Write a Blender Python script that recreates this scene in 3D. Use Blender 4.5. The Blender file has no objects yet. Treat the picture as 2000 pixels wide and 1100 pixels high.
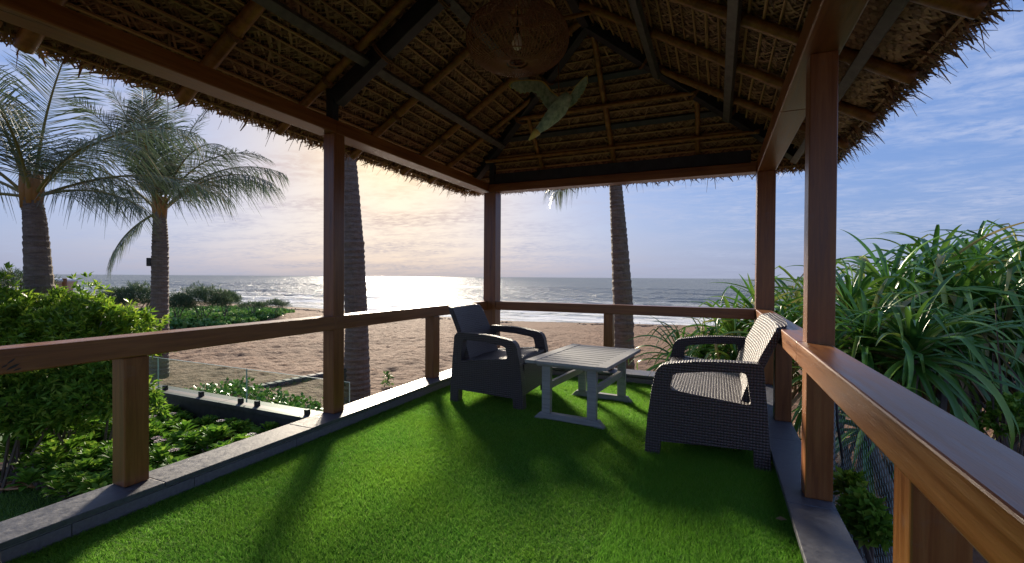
import bpy, bmesh, math, random
import numpy as np
from mathutils import Vector, Matrix, Euler
from mathutils.geometry import tessellate_polygon
random.seed(7); rng = np.random.default_rng(11)
S = bpy.context.scene
COL = S.collection
R = math.radians

# ------------------------------------------------------------------ camera
CAM = np.array([2.4176, 0.0, 1.05]); YAW, PITCH, ROLL, FPX = 0.4192, -0.0094, 0.0064, 896.4
fw = np.array([-math.sin(YAW)*math.cos(PITCH), math.cos(YAW)*math.cos(PITCH), math.sin(PITCH)])
rt = np.array([math.cos(YAW), math.sin(YAW), 0.0]); up = np.cross(rt, fw)
rt, up = math.cos(ROLL)*rt+math.sin(ROLL)*up, -math.sin(ROLL)*rt+math.cos(ROLL)*up
cd = bpy.data.cameras.new('camera'); cam = bpy.data.objects.new('camera', cd); COL.objects.link(cam)
cd.sensor_width = 36; cd.lens = FPX*36/2000; cd.clip_start = 0.02; cd.clip_end = 60000
cam.matrix_world = Matrix([[rt[0], up[0], -fw[0], CAM[0]], [rt[1], up[1], -fw[1], CAM[1]], [rt[2], up[2], -fw[2], CAM[2]], [0, 0, 0, 1]])
S.camera = cam
def ray(u, v): return fw + rt*(u-1000)/FPX - up*(v-550)/FPX
def dep(u, v, t): return CAM + t*ray(u, v)
def onz(u, v, z): d = ray(u, v); return CAM + d*(z-CAM[2])/d[2]

# ------------------------------------------------------------------ sky, sun, exposure
SUN_AZ, SUN_EL = R(-38.5), R(17.5)
sdir = Vector((math.sin(SUN_AZ)*math.cos(SUN_EL), math.cos(SUN_AZ)*math.cos(SUN_EL), math.sin(SUN_EL)))
W = bpy.data.worlds.new('World'); S.world = W; W.use_nodes = True
nt = W.node_tree; nt.nodes.clear()
def N(tree, typ, **kw):
    n = tree.nodes.new(typ)
    for k, v in kw.items():
        if k.startswith('i_'):
            key = k[2:]; key = int(key) if key.isdigit() else key.replace('_', ' ')
            n.inputs[key].default_value = v
        else: setattr(n, k, v)
    return n
def mathn(tree, op, a, b=None, c=None, clamp=False):
    n = tree.nodes.new('ShaderNodeMath'); n.operation = op; n.use_clamp = clamp
    for i, x in enumerate((a, b, c)):
        if x is None: continue
        if isinstance(x, (int, float)): n.inputs[i].default_value = x
        else: tree.links.new(x, n.inputs[i])
    return n.outputs[0]
def vmath(tree, op, a, b=None):
    n = tree.nodes.new('ShaderNodeVectorMath'); n.operation = op
    for i, x in enumerate((a, b)):
        if x is None: continue
        if isinstance(x, (tuple, list)): n.inputs[i].default_value = x
        else: tree.links.new(x, n.inputs[i])
    return n
def mixc(tree, fac, a, b, mode='MIX'):
    n = tree.nodes.new('ShaderNodeMix'); n.data_type = 'RGBA'; n.blend_type = mode
    for idx, x in ((0, fac), (6, a), (7, b)):
        if isinstance(x, (int, float)): n.inputs[idx].default_value = x
        elif isinstance(x, tuple): n.inputs[idx].default_value = (*x, 1)
        else: tree.links.new(x, n.inputs[idx])
    return n.outputs[2]
def ramp(tree, fac, stops, interp='LINEAR'):
    n = tree.nodes.new('ShaderNodeValToRGB'); n.color_ramp.interpolation = interp
    el = n.color_ramp.elements
    while len(el) < len(stops): el.new(0.5)
    for e, (p, c) in zip(el, stops):
        e.position = p; e.color = (*c, 1) if isinstance(c, tuple) else (c, c, c, 1)
    tree.links.new(fac, n.inputs[0]); return n.outputs[0]
tc = N(nt, 'ShaderNodeTexCoord'); G = tc.outputs['Generated']
sky = N(nt, 'ShaderNodeTexSky', sky_type='NISHITA', sun_disc=False, sun_elevation=SUN_EL, sun_rotation=SUN_AZ, air_density=1.0, dust_density=1.6, ozone_density=2.2, altitude=0)
sep = N(nt, 'ShaderNodeSeparateXYZ'); nt.links.new(G, sep.inputs[0])
zc = mathn(nt, 'MAXIMUM', sep.outputs[2], 0.0)
inv = mathn(nt, 'DIVIDE', 1.0, mathn(nt, 'ADD', zc, 0.09))
prj = N(nt, 'ShaderNodeCombineXYZ')
nt.links.new(mathn(nt, 'MULTIPLY', sep.outputs[0], inv), prj.inputs[0]); nt.links.new(mathn(nt, 'MULTIPLY', sep.outputs[1], inv), prj.inputs[1])
mp = N(nt, 'ShaderNodeMapping'); mp.inputs['Rotation'].default_value = (0, 0, R(28)); mp.inputs['Scale'].default_value = (0.8, 1.25, 1); nt.links.new(prj.outputs[0], mp.inputs[0])
n1 = N(nt, 'ShaderNodeTexNoise', i_Scale=1.05, i_Detail=9.0, i_Roughness=0.62, i_Distortion=0.35); nt.links.new(mp.outputs[0], n1.inputs['Vector'])
mp2 = N(nt, 'ShaderNodeMapping'); mp2.inputs['Rotation'].default_value = (0, 0, R(-20)); mp2.inputs['Scale'].default_value = (1.0, 1.35, 1); nt.links.new(prj.outputs[0], mp2.inputs[0])
n2 = N(nt, 'ShaderNodeTexNoise', i_Scale=8.5, i_Detail=6.0, i_Roughness=0.62, i_Distortion=0.4); nt.links.new(mp2.outputs[0], n2.inputs['Vector'])
big = ramp(nt, n1.outputs[0], [(0.40, 0.0), (0.62, 1.0)])
fine = ramp(nt, n2.outputs[0], [(0.36, 0.12), (0.60, 1.0)])
cov = mathn(nt, 'MULTIPLY', mathn(nt, 'MULTIPLY', big, fine), 0.85)
dot = vmath(nt, 'DOT_PRODUCT', vmath(nt, 'NORMALIZE', G).outputs[0], tuple(sdir)).outputs['Value']
near = mathn(nt, 'POWER', mathn(nt, 'MAXIMUM', dot, 0.0), 22.0)
core = mathn(nt, 'POWER', mathn(nt, 'MAXIMUM', dot, 0.0), 90.0)
ccol = mixc(nt, near, (2.9, 3.35, 4.7), (4.4, 3.0, 2.2))
base = mixc(nt, 0.80, sky.outputs[0], (0.85, 1.65, 3.9))             # thin high haze evens the clear sky out
base = mixc(nt, mathn(nt, 'MULTIPLY', near, 0.75), base, (3.6, 2.7, 1.5))
col = mixc(nt, cov, base, ccol)
col = mixc(nt, core, col, (2.7, 2.0, 0.7), 'ADD')
# haze band at the horizon
hz = mathn(nt, 'POWER', mathn(nt, 'SUBTRACT', 1.0, zc, clamp=True), 12.0)
hcol = mixc(nt, near, (2.2, 2.4, 3.1), (2.8, 2.25, 1.5))
col = mixc(nt, mathn(nt, 'MULTIPLY', hz, 0.8), col, hcol)
bg = N(nt, 'ShaderNodeBackground', i_Strength=0.063); nt.links.new(col, bg.inputs[0])
wo = N(nt, 'ShaderNodeOutputWorld'); nt.links.new(bg.outputs[0], wo.inputs[0])
sl = bpy.data.lights.new('sun', 'SUN'); so = bpy.data.objects.new('sun', sl); COL.objects.link(so)
sl.energy = 3.9; sl.angle = R(9); sl.color = (1.0, 0.87, 0.68)
so.rotation_euler = sdir.to_track_quat('Z', 'Y').to_euler(); so.location = (-20, 25, 12)
S.view_settings.view_transform = 'Standard'; S.view_settings.look = 'None'; S.view_settings.gamma = 1; S.view_settings.exposure = 1.5

# ------------------------------------------------------------------ materials
MATS = {}
def mat(name, col=(0.5,)*3, rough=0.6, spec=0.5, build=None, metallic=0):
    if name in MATS: return MATS[name]
    m = bpy.data.materials.new(name); m.use_nodes = True; t = m.node_tree; b = t.nodes['Principled BSDF']
    b.inputs['Base Color'].default_value = (*col, 1); b.inputs['Roughness'].default_value = rough
    b.inputs['Specular IOR Level'].default_value = spec; b.inputs['Metallic'].default_value = metallic
    if build: build(t, b)
    MATS[name] = m; return m
def coords(t, kind='Object', scale=(1, 1, 1)):
    c = N(t, 'ShaderNodeTexCoord'); p = N(t, 'ShaderNodeMapping'); p.inputs['Scale'].default_value = scale
    t.links.new(c.outputs[kind], p.inputs[0]); return p.outputs[0]
def noise(t, vec, scale, detail=4, rough=0.55, dist=0):
    n = N(t, 'ShaderNodeTexNoise', i_Scale=scale, i_Detail=float(detail), i_Roughness=rough, i_Distortion=dist); t.links.new(vec, n.inputs['Vector']); return n.outputs[0]
def bump(t, b, h, strength=0.3, dist=0.01):
    n = N(t, 'ShaderNodeBump', i_Strength=strength, i_Distance=dist); t.links.new(h, n.inputs['Height']); t.links.new(n.outputs[0], b.inputs['Normal'])
def wood(axis):
    sc = [16, 16, 16]; sc[axis] = 0.9
    def f(t, b):
        v = coords(t, 'Object', tuple(sc)); a = noise(t, v, 2.2, 6, 0.62, 0.6)
        v2 = coords(t, 'Object', tuple(x*5 for x in sc)); g = noise(t, v2, 3, 3, 0.6)
        c = ramp(t, a, [(0.25, (0.13, 0.040, 0.010)), (0.5, (0.27, 0.098, 0.022)), (0.78, (0.38, 0.168, 0.044))])
        inf = N(t, 'ShaderNodeObjectInfo')
        c = mixc(t, mathn(t, 'MULTIPLY', inf.outputs['Random'], 0.25), c, (0.11, 0.035, 0.016))
        c = mixc(t, mathn(t, 'MULTIPLY', g, 0.45), c, (0.05, 0.015, 0.008))
        w = noise(t, coords(t, 'Object'), 7, 5, 0.65)
        c = mixc(t, ramp(t, w, [(0.62, 0.0), (0.75, 0.35)]), c, (0.16, 0.12, 0.10))
        t.links.new(c, b.inputs['Base Color'])
        t.links.new(ramp(t, a, [(0.2, 0.24), (0.8, 0.44)]), b.inputs['Roughness']); bump(t, b, g, 0.18, 0.004)
        b.inputs['Coat Weight'].default_value = 0.08; b.inputs['Coat Roughness'].default_value = 0.28
    return f
WX, WY, WZ = (mat('brown_timber_'+n, rough=0.4, build=wood(i)) for i, n in enumerate('xyz'))
def f_dark(t, b):
    a = noise(t, coords(t), 9, 5); t.links.new(ramp(t, a, [(0.3, (0.012, 0.014, 0.022)), (0.75, (0.034, 0.037, 0.05))]), b.inputs['Base Color'])
DARK = mat('dark_painted_steel', rough=0.45, build=f_dark)
def f_greysteel(t, b):
    a = noise(t, coords(t, scale=(4, 4, 4)), 5, 6); t.links.new(ramp(t, a, [(0.3, (0.06, 0.06, 0.065)), (0.75, (0.13, 0.125, 0.12))]), b.inputs['Base Color'])
GSTEEL = mat('grey_primed_steel', rough=0.55, build=f_greysteel)
def f_bamboo(t, b):
    v = coords(t, scale=(6, 6, 6)); a = noise(t, v, 3, 6, 0.65)
    t.links.new(ramp(t, a, [(0.28, (0.11, 0.046, 0.011)), (0.55, (0.27, 0.13, 0.03)), (0.8, (0.38, 0.20, 0.05))]), b.inputs['Base Color'])
BAMBOO = mat('bamboo', rough=0.42, build=f_bamboo)
def island(stops, rough=0.6, trans=0.0, extra=None):
    def f(t, b):
        g = N(t, 'ShaderNodeNewGeometry'); c = ramp(t, g.outputs['Random Per Island'], stops)
        if extra: c = extra(t, c)
        t.links.new(c, b.inputs['Base Color'])
        if trans:
            tr = N(t, 'ShaderNodeBsdfTranslucent'); t.links.new(mixc(t, 0.5, c, (0.5, 0.62, 0.06), 'MULTIPLY') if trans > 0.3 else c, tr.inputs[0])
            t.links.new(c, tr.inputs[0])
            mx = N(t, 'ShaderNodeMixShader'); mx.inputs[0].default_value = trans
            t.links.new(b.outputs[0], mx.inputs[1]); t.links.new(tr.outputs[0], mx.inputs[2])
            t.links.new(mx.outputs[0], t.nodes['Material Output'].inputs[0])
    return f
LEAFDRY = mat('dried_woven_leaf', rough=0.6, build=island([(0, (0.08, 0.040, 0.018)), (0.5, (0.225, 0.125, 0.060)), (1, (0.40, 0.26, 0.135))]))
MATL = mat('plaited_mat_leaf', rough=0.55, build=island([(0, (0.17, 0.09, 0.045)), (0.5, (0.34, 0.20, 0.10)), (1, (0.50, 0.34, 0.19))]))
RIB = mat('dried_leaf_rib', rough=0.55, build=island([(0, (0.26, 0.15, 0.06)), (1, (0.50, 0.32, 0.14))]))
def f_thatch(t, b):
    a = noise(t, coords(t, scale=(3, 30, 12)), 3, 5); t.links.new(ramp(t, a, [(0.3, (0.035, 0.018, 0.009)), (0.7, (0.13, 0.075, 0.035))]), b.inputs['Base Color']); bump(t, b, a, 0.8, 0.03)
THATCH = mat('thatch', rough=0.85, build=f_thatch)
ROPE = mat('coir_rope', (0.16, 0.075, 0.03), 0.8)
def f_stone(t, b):
    v = coords(t); a = noise(t, v, 38, 5, 0.7); s = noise(t, v, 4.5, 6, 0.7, 0.5)
    c = ramp(t, a, [(0.3, (0.050, 0.053, 0.066)), (0.7, (0.112, 0.116, 0.136))])
    c = mixc(t, ramp(t, s, [(0.6, 0.0), (0.72, 0.4)]), c, (0.20, 0.195, 0.19))
    inf = N(t, 'ShaderNodeObjectInfo'); c = mixc(t, mathn(t, 'MULTIPLY', inf.outputs['Random'], 0.35), c, (0.05, 0.05, 0.055))
    t.links.new(c, b.inputs['Base Color']); t.links.new(ramp(t, a, [(0.3, 0.32), (0.7, 0.6)]), b.inputs['Roughness']); bump(t, b, a, 0.35, 0.004)
STONE = mat('dark_granite', rough=0.4, build=f_stone)
def f_tile(t, b):
    v = coords(t); a = noise(t, v, 60, 4, 0.7); s = noise(t, coords(t, scale=(1, 1, 3)), 5, 7, 0.75, 1.2)
    c = ramp(t, a, [(0.3, (0.12, 0.118, 0.14)), (0.7, (0.19, 0.185, 0.21))])
    c = mixc(t, ramp(t, s, [(0.64, 0.0), (0.70, 0.5)]), c, (0.33, 0.33, 0.33))
    t.links.new(c, b.inputs['Base Color']); bump(t, b, a, 0.2, 0.003)
TILE = mat('grey_stone_tile', rough=0.6, build=f_tile)
GROUT = mat('pale_grout', (0.26, 0.28, 0.26), 0.9)
def f_turf(t, b):
    a = noise(t, coords(t), 160, 3); t.links.new(ramp(t, a, [(0.3, (0.05, 0.15, 0.015)), (0.7, (0.11, 0.30, 0.03))]), b.inputs['Base Color'])
TURFB = mat('turf_backing', rough=0.9, build=f_turf)
def turf_extra(t, c):
    p = noise(t, coords(t), 1.6, 4, 0.6); c = mixc(t, ramp(t, p, [(0.38, 0.0), (0.66, 0.45)]), c, (0.24, 0.42, 0.03))
    s = N(t, 'ShaderNodeSeparateXYZ'); t.links.new(coords(t), s.inputs[0]); roll = mathn(t, 'GREATER_THAN', s.outputs[0], 2.02)   # a second, newer roll of turf
    return mixc(t, mathn(t, 'MULTIPLY', roll, 0.35), c, (0.16, 0.44, 0.04))
TURF = mat('artificial_grass_blade', rough=0.6, spec=0.15, build=island([(0, (0.085, 0.23, 0.028)), (0.55, (0.165, 0.42, 0.048)), (0.9, (0.25, 0.51, 0.08)), (1, (0.38, 0.50, 0.16))], trans=0.5, extra=turf_extra))
LAWN = mat('lawn_blade', rough=0.6, build=island([(0, (0.07, 0.17, 0.02)), (1, (0.19, 0.33, 0.05))], trans=0.4))
def f_sand(t, b):
    v = coords(t); a = noise(t, v, 1.3, 8, 0.65); g = noise(t, v, 260, 3, 0.7)
    c = ramp(t, a, [(0.3, (0.135, 0.070, 0.042)), (0.55, (0.18, 0.098, 0.060)), (0.8, (0.23, 0.135, 0.088))])
    c = mixc(t, mathn(t, 'MULTIPLY', g, 0.35), c, (0.12, 0.065, 0.04))
    # wet strip by the water
    s = N(t, 'ShaderNodeSeparateXYZ'); t.links.new(v, s.inputs[0])
    w = ramp(t, mathn(t, 'ADD', mathn(t, 'MULTIPLY', s.outputs[2], -1.0), mathn(t, 'MULTIPLY', a, 0.12)), [(0.0, 0.0), (1.0, 1.0)])
    wet = N(t, 'ShaderNodeMapRange'); wet.inputs['From Min'].default_value = -1.36; wet.inputs['From Max'].default_value = -1.46; t.links.new(s.outputs[2], wet.inputs[0])
    c = mixc(t, wet.outputs[0], c, (0.11, 0.065, 0.042))
    t.links.new(c, b.inputs['Base Color'])
    h = mathn(t, 'ADD', noise(t, v, 9, 5, 0.6), mathn(t, 'MULTIPLY', g, 0.05)); bump(t, b, h, 1.0, 0.10)
SAND = mat('beach_sand', rough=0.9, spec=0.2, build=f_sand)
def f_sea(t, b):
    v = coords(t); s = N(t, 'ShaderNodeSeparateXYZ'); t.links.new(v, s.inputs[0])
    a = noise(t, coords(t, scale=(0.45, 1.0, 1)), 0.9, 9, 0.62, 0.4); a2 = noise(t, coords(t, scale=(0.10, 0.32, 1)), 0.35, 5, 0.6)
    h = mathn(t, 'ADD', a, mathn(t, 'MULTIPLY', a2, 2.2)); bump(t, b, h, 1.0, 0.8)
    f = noise(t, coords(t, scale=(0.16, 0.55, 1)), 0.9, 9, 0.72, 0.8)
    m = N(t, 'ShaderNodeMapRange'); m.inputs['From Min'].default_value = 24; m.inputs['From Max'].default_value = 62; m.inputs['To Min'].default_value = 0.17; m.inputs['To Max'].default_value = -0.06; t.links.new(s.outputs[1], m.inputs[0])
    fo = ramp(t, mathn(t, 'ADD', f, m.outputs[0]), [(0.56, 0.0), (0.68, 1.0)])
    c = mixc(t, fo, (0.055, 0.085, 0.105), (0.62, 0.63, 0.63)); t.links.new(c, b.inputs['Base Color'])
    t.links.new(ramp(t, fo, [(0, 0.26), (1, 0.8)]), b.inputs['Roughness']); b.inputs['IOR'].default_value = 1.33
    # diffuse share added to dim glitter: part of the light scatters instead of mirroring
    df = N(t, 'ShaderNodeBsdfDiffuse'); t.links.new(mixc(t, fo, (0.20, 0.225, 0.245), (0.66, 0.67, 0.67)), df.inputs[0]); t.links.new(b.inputs['Normal'].links[0].from_socket, df.inputs['Normal'])
    mx = N(t, 'ShaderNodeMixShader', i_0=0.80); t.links.new(b.outputs[0], mx.inputs[1]); t.links.new(df.outputs[0], mx.inputs[2]); t.links.new(mx.outputs[0], t.nodes['Material Output'].inputs[0])
SEA = mat('sea_water', rough=0.15, build=f_sea)
def f_wick(scale, cols):
    def f(t, b):
        c = N(t, 'ShaderNodeTexCoord'); s = N(t, 'ShaderNodeSeparateXYZ'); t.links.new(c.outputs['UV'], s.inputs[0])
        P = scale
        def tri(x, ph): return mathn(t, 'ABSOLUTE', mathn(t, 'SINE', mathn(t, 'MULTIPLY_ADD', x, math.pi/P, ph)))
        su, sv = tri(s.outputs[0], 0), tri(s.outputs[1], 0)
        ck = mathn(t, 'GREATER_THAN', mathn(t, 'MULTIPLY', mathn(t, 'SINE', mathn(t, 'MULTIPLY', s.outputs[0], math.pi/P)), mathn(t, 'SINE', mathn(t, 'MULTIPLY', s.outputs[1], math.pi/P))), 0.0)
        hu = mathn(t, 'MULTIPLY', mathn(t, 'POWER', su, 0.5), mathn(t, 'ADD', 0.35, mathn(t, 'MULTIPLY', sv, 0.65)))
        hv = mathn(t, 'MULTIPLY', mathn(t, 'POWER', sv, 0.5), mathn(t, 'ADD', 0.35, mathn(t, 'MULTIPLY', su, 0.65)))
        mixv = N(t, 'ShaderNodeMix'); t.links.new(ck, mixv.inputs[0]); t.links.new(hu, mixv.inputs[2]); t.links.new(hv, mixv.inputs[3])
        h = mixv.outputs[0]; t.links.new(ramp(t, h, [(0.1, cols[0]), (0.75, cols[1])]), b.inputs['Base Color']); bump(t, b, h, 1.0, 0.006)
    return f
WICKER = mat('dark_plastic_wicker', rough=0.38, build=f_wick(0.016, ((0.026, 0.022, 0.024), (0.088, 0.072, 0.076))))
def f_tablewood(t, b):
    a = noise(t, coords(t, scale=(2, 25, 25)), 3, 6, 0.7); w = noise(t, coords(t), 8, 5)
    c = ramp(t, a, [(0.25, (0.21, 0.215, 0.225)), (0.75, (0.38, 0.385, 0.39))]); c = mixc(t, ramp(t, w, [(0.6, 0.0), (0.75, 0.4)]), c, (0.36, 0.36, 0.35))
    t.links.new(c, b.inputs['Base Color']); bump(t, b, a, 0.25, 0.003)
TABLE = mat('grey_painted_wood', rough=0.5, build=f_tablewood)
def f_trunk(t, b):
    v = coords(t, scale=(4, 4, 16)); a = noise(t, v, 2.2, 6, 0.7, 0.4); fib = noise(t, coords(t, scale=(50, 50, 4)), 2, 4)
    c = ramp(t, a, [(0.28, (0.085, 0.060, 0.046)), (0.55, (0.21, 0.155, 0.12)), (0.8, (0.32, 0.25, 0.20))])
    c = mixc(t, mathn(t, 'MULTIPLY', fib, 0.4), c, (0.05, 0.035, 0.03)); t.links.new(c, b.inputs['Base Color']); bump(t, b, mathn(t, 'ADD', a, mathn(t, 'MULTIPLY', fib, 0.5)), 0.8, 0.03)
TRUNK = mat('palm_trunk', rough=0.85, build=f_trunk)
FROND = mat('palm_leaflet', rough=0.4, build=island([(0, (0.05, 0.08, 0.05)), (0.7, (0.10, 0.14, 0.08)), (1, (0.24, 0.21, 0.16))], trans=0.3))
RACH = mat('palm_rachis', (0.20, 0.16, 0.04), 0.5)
SHEATH = mat('palm_sheath', (0.28, 0.13, 0.03), 0.7)
HEDGE = mat('hedge_leaf', rough=0.4, build=island([(0, (0.07, 0.16, 0.014)), (0.6, (0.19, 0.34, 0.026)), (1, (0.36, 0.46, 0.05))], trans=0.45))
ROSE = mat('rosette_leaf', rough=0.55, spec=0.25, build=island([(0, (0.07, 0.17, 0.02)), (0.7, (0.17, 0.33, 0.032)), (1, (0.32, 0.43, 0.06))], trans=0.42))
SPID = mat('striped_leaf', rough=0.45, build=island([(0, (0.10, 0.17, 0.03)), (0.6, (0.26, 0.33, 0.09)), (1, (0.50, 0.52, 0.27))], trans=0.3))
def island_obj(t, b):
    inf = N(t, 'ShaderNodeObjectInfo'); c = ramp(t, inf.outputs['Random'], [(0, (0.05, 0.16, 0.03)), (0.5, (0.105, 0.27, 0.04)), (0.88, (0.21, 0.36, 0.055)), (1, (0.40, 0.31, 0.14))])
    u = N(t, 'ShaderNodeTexCoord'); s = N(t, 'ShaderNodeSeparateXYZ'); t.links.new(u.outputs['Object'], s.inputs[0])
    st = noise(t, coords(t, scale=(2, 160, 2)), 3, 2); c = mixc(t, mathn(t, 'MULTIPLY', st, 0.3), c, (0.02, 0.05, 0.012))
    t.links.new(c, b.inputs['Base Color']); tr = N(t, 'ShaderNodeBsdfTranslucent'); t.links.new(c, tr.inputs[0])
    mx = N(t, 'ShaderNodeMixShader'); mx.inputs[0].default_value = 0.2; t.links.new(b.outputs[0], mx.inputs[1]); t.links.new(tr.outputs[0], mx.inputs[2]); t.links.new(mx.outputs[0], t.nodes['Material Output'].inputs[0])
PAND = mat('screw_pine_leaf', rough=0.32, build=island_obj)
DEADLEAF = mat('dead_strap_leaf', rough=0.7, build=island([(0, (0.16, 0.10, 0.05)), (1, (0.36, 0.26, 0.15))]))
DUNE = mat('dune_bush_leaf', rough=0.6, build=island([(0, (0.04, 0.08, 0.035)), (1, (0.12, 0.17, 0.07))], trans=0.2))
CREEP = mat('creeper_leaf', rough=0.4, build=island([(0, (0.03, 0.10, 0.018)), (0.7, (0.09, 0.22, 0.04)), (1, (0.25, 0.36, 0.12))], trans=0.2))
BARK = mat('grey_bark', (0.11, 0.085, 0.07), 0.85)
BLACK = mat('black_plastic', (0.012, 0.013, 0.016), 0.4)
HOSE = mat('tan_hose', (0.34, 0.17, 0.075), 0.45)
PINK = mat('pink_petal', rough=0.5, build=island([(0, (0.55, 0.28, 0.40)), (1, (0.75, 0.52, 0.60))], trans=0.2))
WALLD = mat('dark_wall_paint', rough=0.5, build=lambda t, b: t.links.new(ramp(t, noise(t, coords(t), 12, 6), [(0.3, (0.028, 0.028, 0.036)), (0.75, (0.07, 0.068, 0.08))]), b.inputs['Base Color']))
GEDGE = mat('polished_glass_edge', (0.42, 0.55, 0.52), 0.2)
CHROME = mat('dark_metal_clamp', (0.05, 0.05, 0.055), 0.35, metallic=0.6)
CONC = mat('grey_concrete', rough=0.8, build=f_greysteel)
def f_glass(t, b):
    lw = N(t, 'ShaderNodeLayerWeight', i_Blend=0.5); fz = mathn(t, 'MULTIPLY_ADD', mathn(t, 'POWER', lw.outputs['Facing'], 4.0), 0.55, 0.05); tr = N(t, 'ShaderNodeBsdfTransparent'); tr.inputs[0].default_value = (0.90, 0.955, 0.94, 1)
    gl = N(t, 'ShaderNodeBsdfGlossy'); gl.inputs['Roughness'].default_value = 0.02; mx = N(t, 'ShaderNodeMixShader')
    t.links.new(fz, mx.inputs[0]); t.links.new(tr.outputs[0], mx.inputs[1]); t.links.new(gl.outputs[0], mx.inputs[2]); t.links.new(mx.outputs[0], t.nodes['Material Output'].inputs[0])
GLASS = mat('clear_glass', build=f_glass)
WIRE = mat('green_wire', (0.22, 0.33, 0.32), 0.5)
RATTAN = mat('brown_rattan', (0.24, 0.11, 0.05), 0.5)
def f_bird(t, b):
    a = noise(t, coords(t), 30, 5, 0.7); t.links.new(ramp(t, a, [(0.35, (0.14, 0.24, 0.15)), (0.6, (0.35, 0.48, 0.31)), (0.8, (0.46, 0.53, 0.33))]), b.inputs['Base Color']); bump(t, b, a, 0.4, 0.006)
BIRD = mat('green_carved_wood', rough=0.6, build=f_bird)
BIRDY = mat('yellow_painted_edge', (0.55, 0.46, 0.10), 0.6)
BULB = mat('lamp_bulb', (0.75, 0.72, 0.62), 0.15)
FOAMM = mat('sea_foam', (0.72, 0.72, 0.71), 0.8)
WHITE = mat('white_fabric', (0.72, 0.73, 0.75), 0.7)

# ------------------------------------------------------------------ builders
class MB:
    def __init__(s): s.v = []; s.f = []
    def add(s, vs, fs):
        o = len(s.v); s.v += [tuple(map(float, x)) for x in vs]; s.f += [tuple(i+o for i in f) for f in fs]; return s
    def box(s, c, d, rot=None):
        hx, hy, hz = d[0]/2, d[1]/2, d[2]/2
        vs = [Vector((x, y, z)) for x in (-hx, hx) for y in (-hy, hy) for z in (-hz, hz)]
        if rot is not None: vs = [rot @ q for q in vs]
        c = Vector(c); return s.add([q+c for q in vs], [(0, 1, 3, 2), (4, 6, 7, 5), (0, 4, 5, 1), (2, 3, 7, 6), (0, 2, 6, 4), (1, 5, 7, 3)])
    def beam(s, a, b, w, h, upv=(0, 0, 1)):
        a, b = Vector(a), Vector(b); d = (b-a).normalized(); r = d.cross(Vector(upv)).normalized(); u = r.cross(d)
        vs = [p + r*x*w/2 + u*y*h/2 for p in (a, b) for x, y in ((-1, -1), (1, -1), (1, 1), (-1, 1))]
        return s.add(vs, [(3, 2, 1, 0), (4, 5, 6, 7), (0, 1, 5, 4), (1, 2, 6, 5), (2, 3, 7, 6), (3, 0, 4, 7)])
    def tube(s, path, rad, n=8, closed=False):
        P = [Vector(p) for p in path]; m = len(P); rad = rad if hasattr(rad, '__len__') else [rad]*m
        vs = []; prev = None
        for i, p in enumerate(P):
            d = ((P[(i+1) % m]-P[i-1]) if closed else (P[min(i+1, m-1)]-P[max(i-1, 0)])).normalized()
            if prev is None: r = d.orthogonal().normalized()
            else: r = (prev - d*prev.dot(d)).normalized()
            prev = r; q = d.cross(r)
            vs += [p + (r*math.cos(2*math.pi*k/n)+q*math.sin(2*math.pi*k/n))*rad[i] for k in range(n)]
        fs = [(i*n+k, i*n+(k+1) % n, ((i+1) % m)*n+(k+1) % n, ((i+1) % m)*n+k) for i in range(m if closed else m-1) for k in range(n)]
        if not closed: fs += [tuple(range(n-1, -1, -1)), tuple((m-1)*n+k for k in range(n))]
        return s.add(vs, fs)
    def plate(s, loops, th, fn):
        """extrude 2D outline (first loop, later loops are holes) to +-th/2; fn maps (a,b,t) to 3D"""
        tris = tessellate_polygon([[Vector((a, b, 0)) for a, b in L] for L in loops]); pts = [p for L in loops for p in L]; n = len(pts)
        vs = [fn(a, b, -th/2) for a, b in pts]+[fn(a, b, th/2) for a, b in pts]
        fs = [tuple(t) for t in tris]+[tuple(i+n for i in reversed(t)) for t in tris]; o = 0
        for L in loops:
            m = len(L); fs += [(o+i, o+(i+1) % m, o+(i+1) % m+n, o+i+n) for i in range(m)]; o += m
        return s.add(vs, fs)
    def mesh(s, name):
        me = bpy.data.meshes.new(name); me.from_pydata(s.v, [], s.f)
        bm = bmesh.new(); bm.from_mesh(me); bmesh.ops.recalc_face_normals(bm, faces=bm.faces); bm.to_mesh(me); bm.free(); return me
    def build(s, name, m, parent=None, smooth=False, bevel=0, uv=False):
        me = s.mesh(name)
        if uv: boxuv(me)
        return link(name, me, m, parent, smooth, bevel)
def boxuv(me):
    l = me.uv_layers.new(name='UVMap')
    for p in me.polygons:
        n = p.normal; ax = max(range(3), key=lambda i: abs(n[i])); a, b = [(1, 2), (0, 2), (0, 1)][ax]
        for li in p.loop_indices:
            c = me.vertices[me.loops[li].vertex_index].co; l.data[li].uv = (c[a], c[b])
def link(name, me, m=None, parent=None, smooth=False, bevel=0):
    o = bpy.data.objects.new(name, me); COL.objects.link(o)
    if m is not None and me is not None and not me.materials: me.materials.append(m)
    if smooth: me.polygons.foreach_set('use_smooth', [True]*len(me.polygons))
    if parent: o.parent = parent
    if bevel:
        b = o.modifiers.new('bevel', 'BEVEL'); b.width = bevel; b.segments = 2; b.limit_method = 'ANGLE'; b.angle_limit = R(35)
    return o
def tag(o, label, cat, group=None):
    o['label'] = label; o['category'] = cat
    if group: o['group'] = group
    return o
def empty(name, loc=(0, 0, 0), rz=0): 
    o = bpy.data.objects.new(name, None); COL.objects.link(o); o.location = loc; o.rotation_euler = (0, 0, rz); o.empty_display_size = 0.1; return o
def struct(o): o['kind'] = 'structure'; return o
def stuff(o): o['kind'] = 'stuff'; return o
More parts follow.
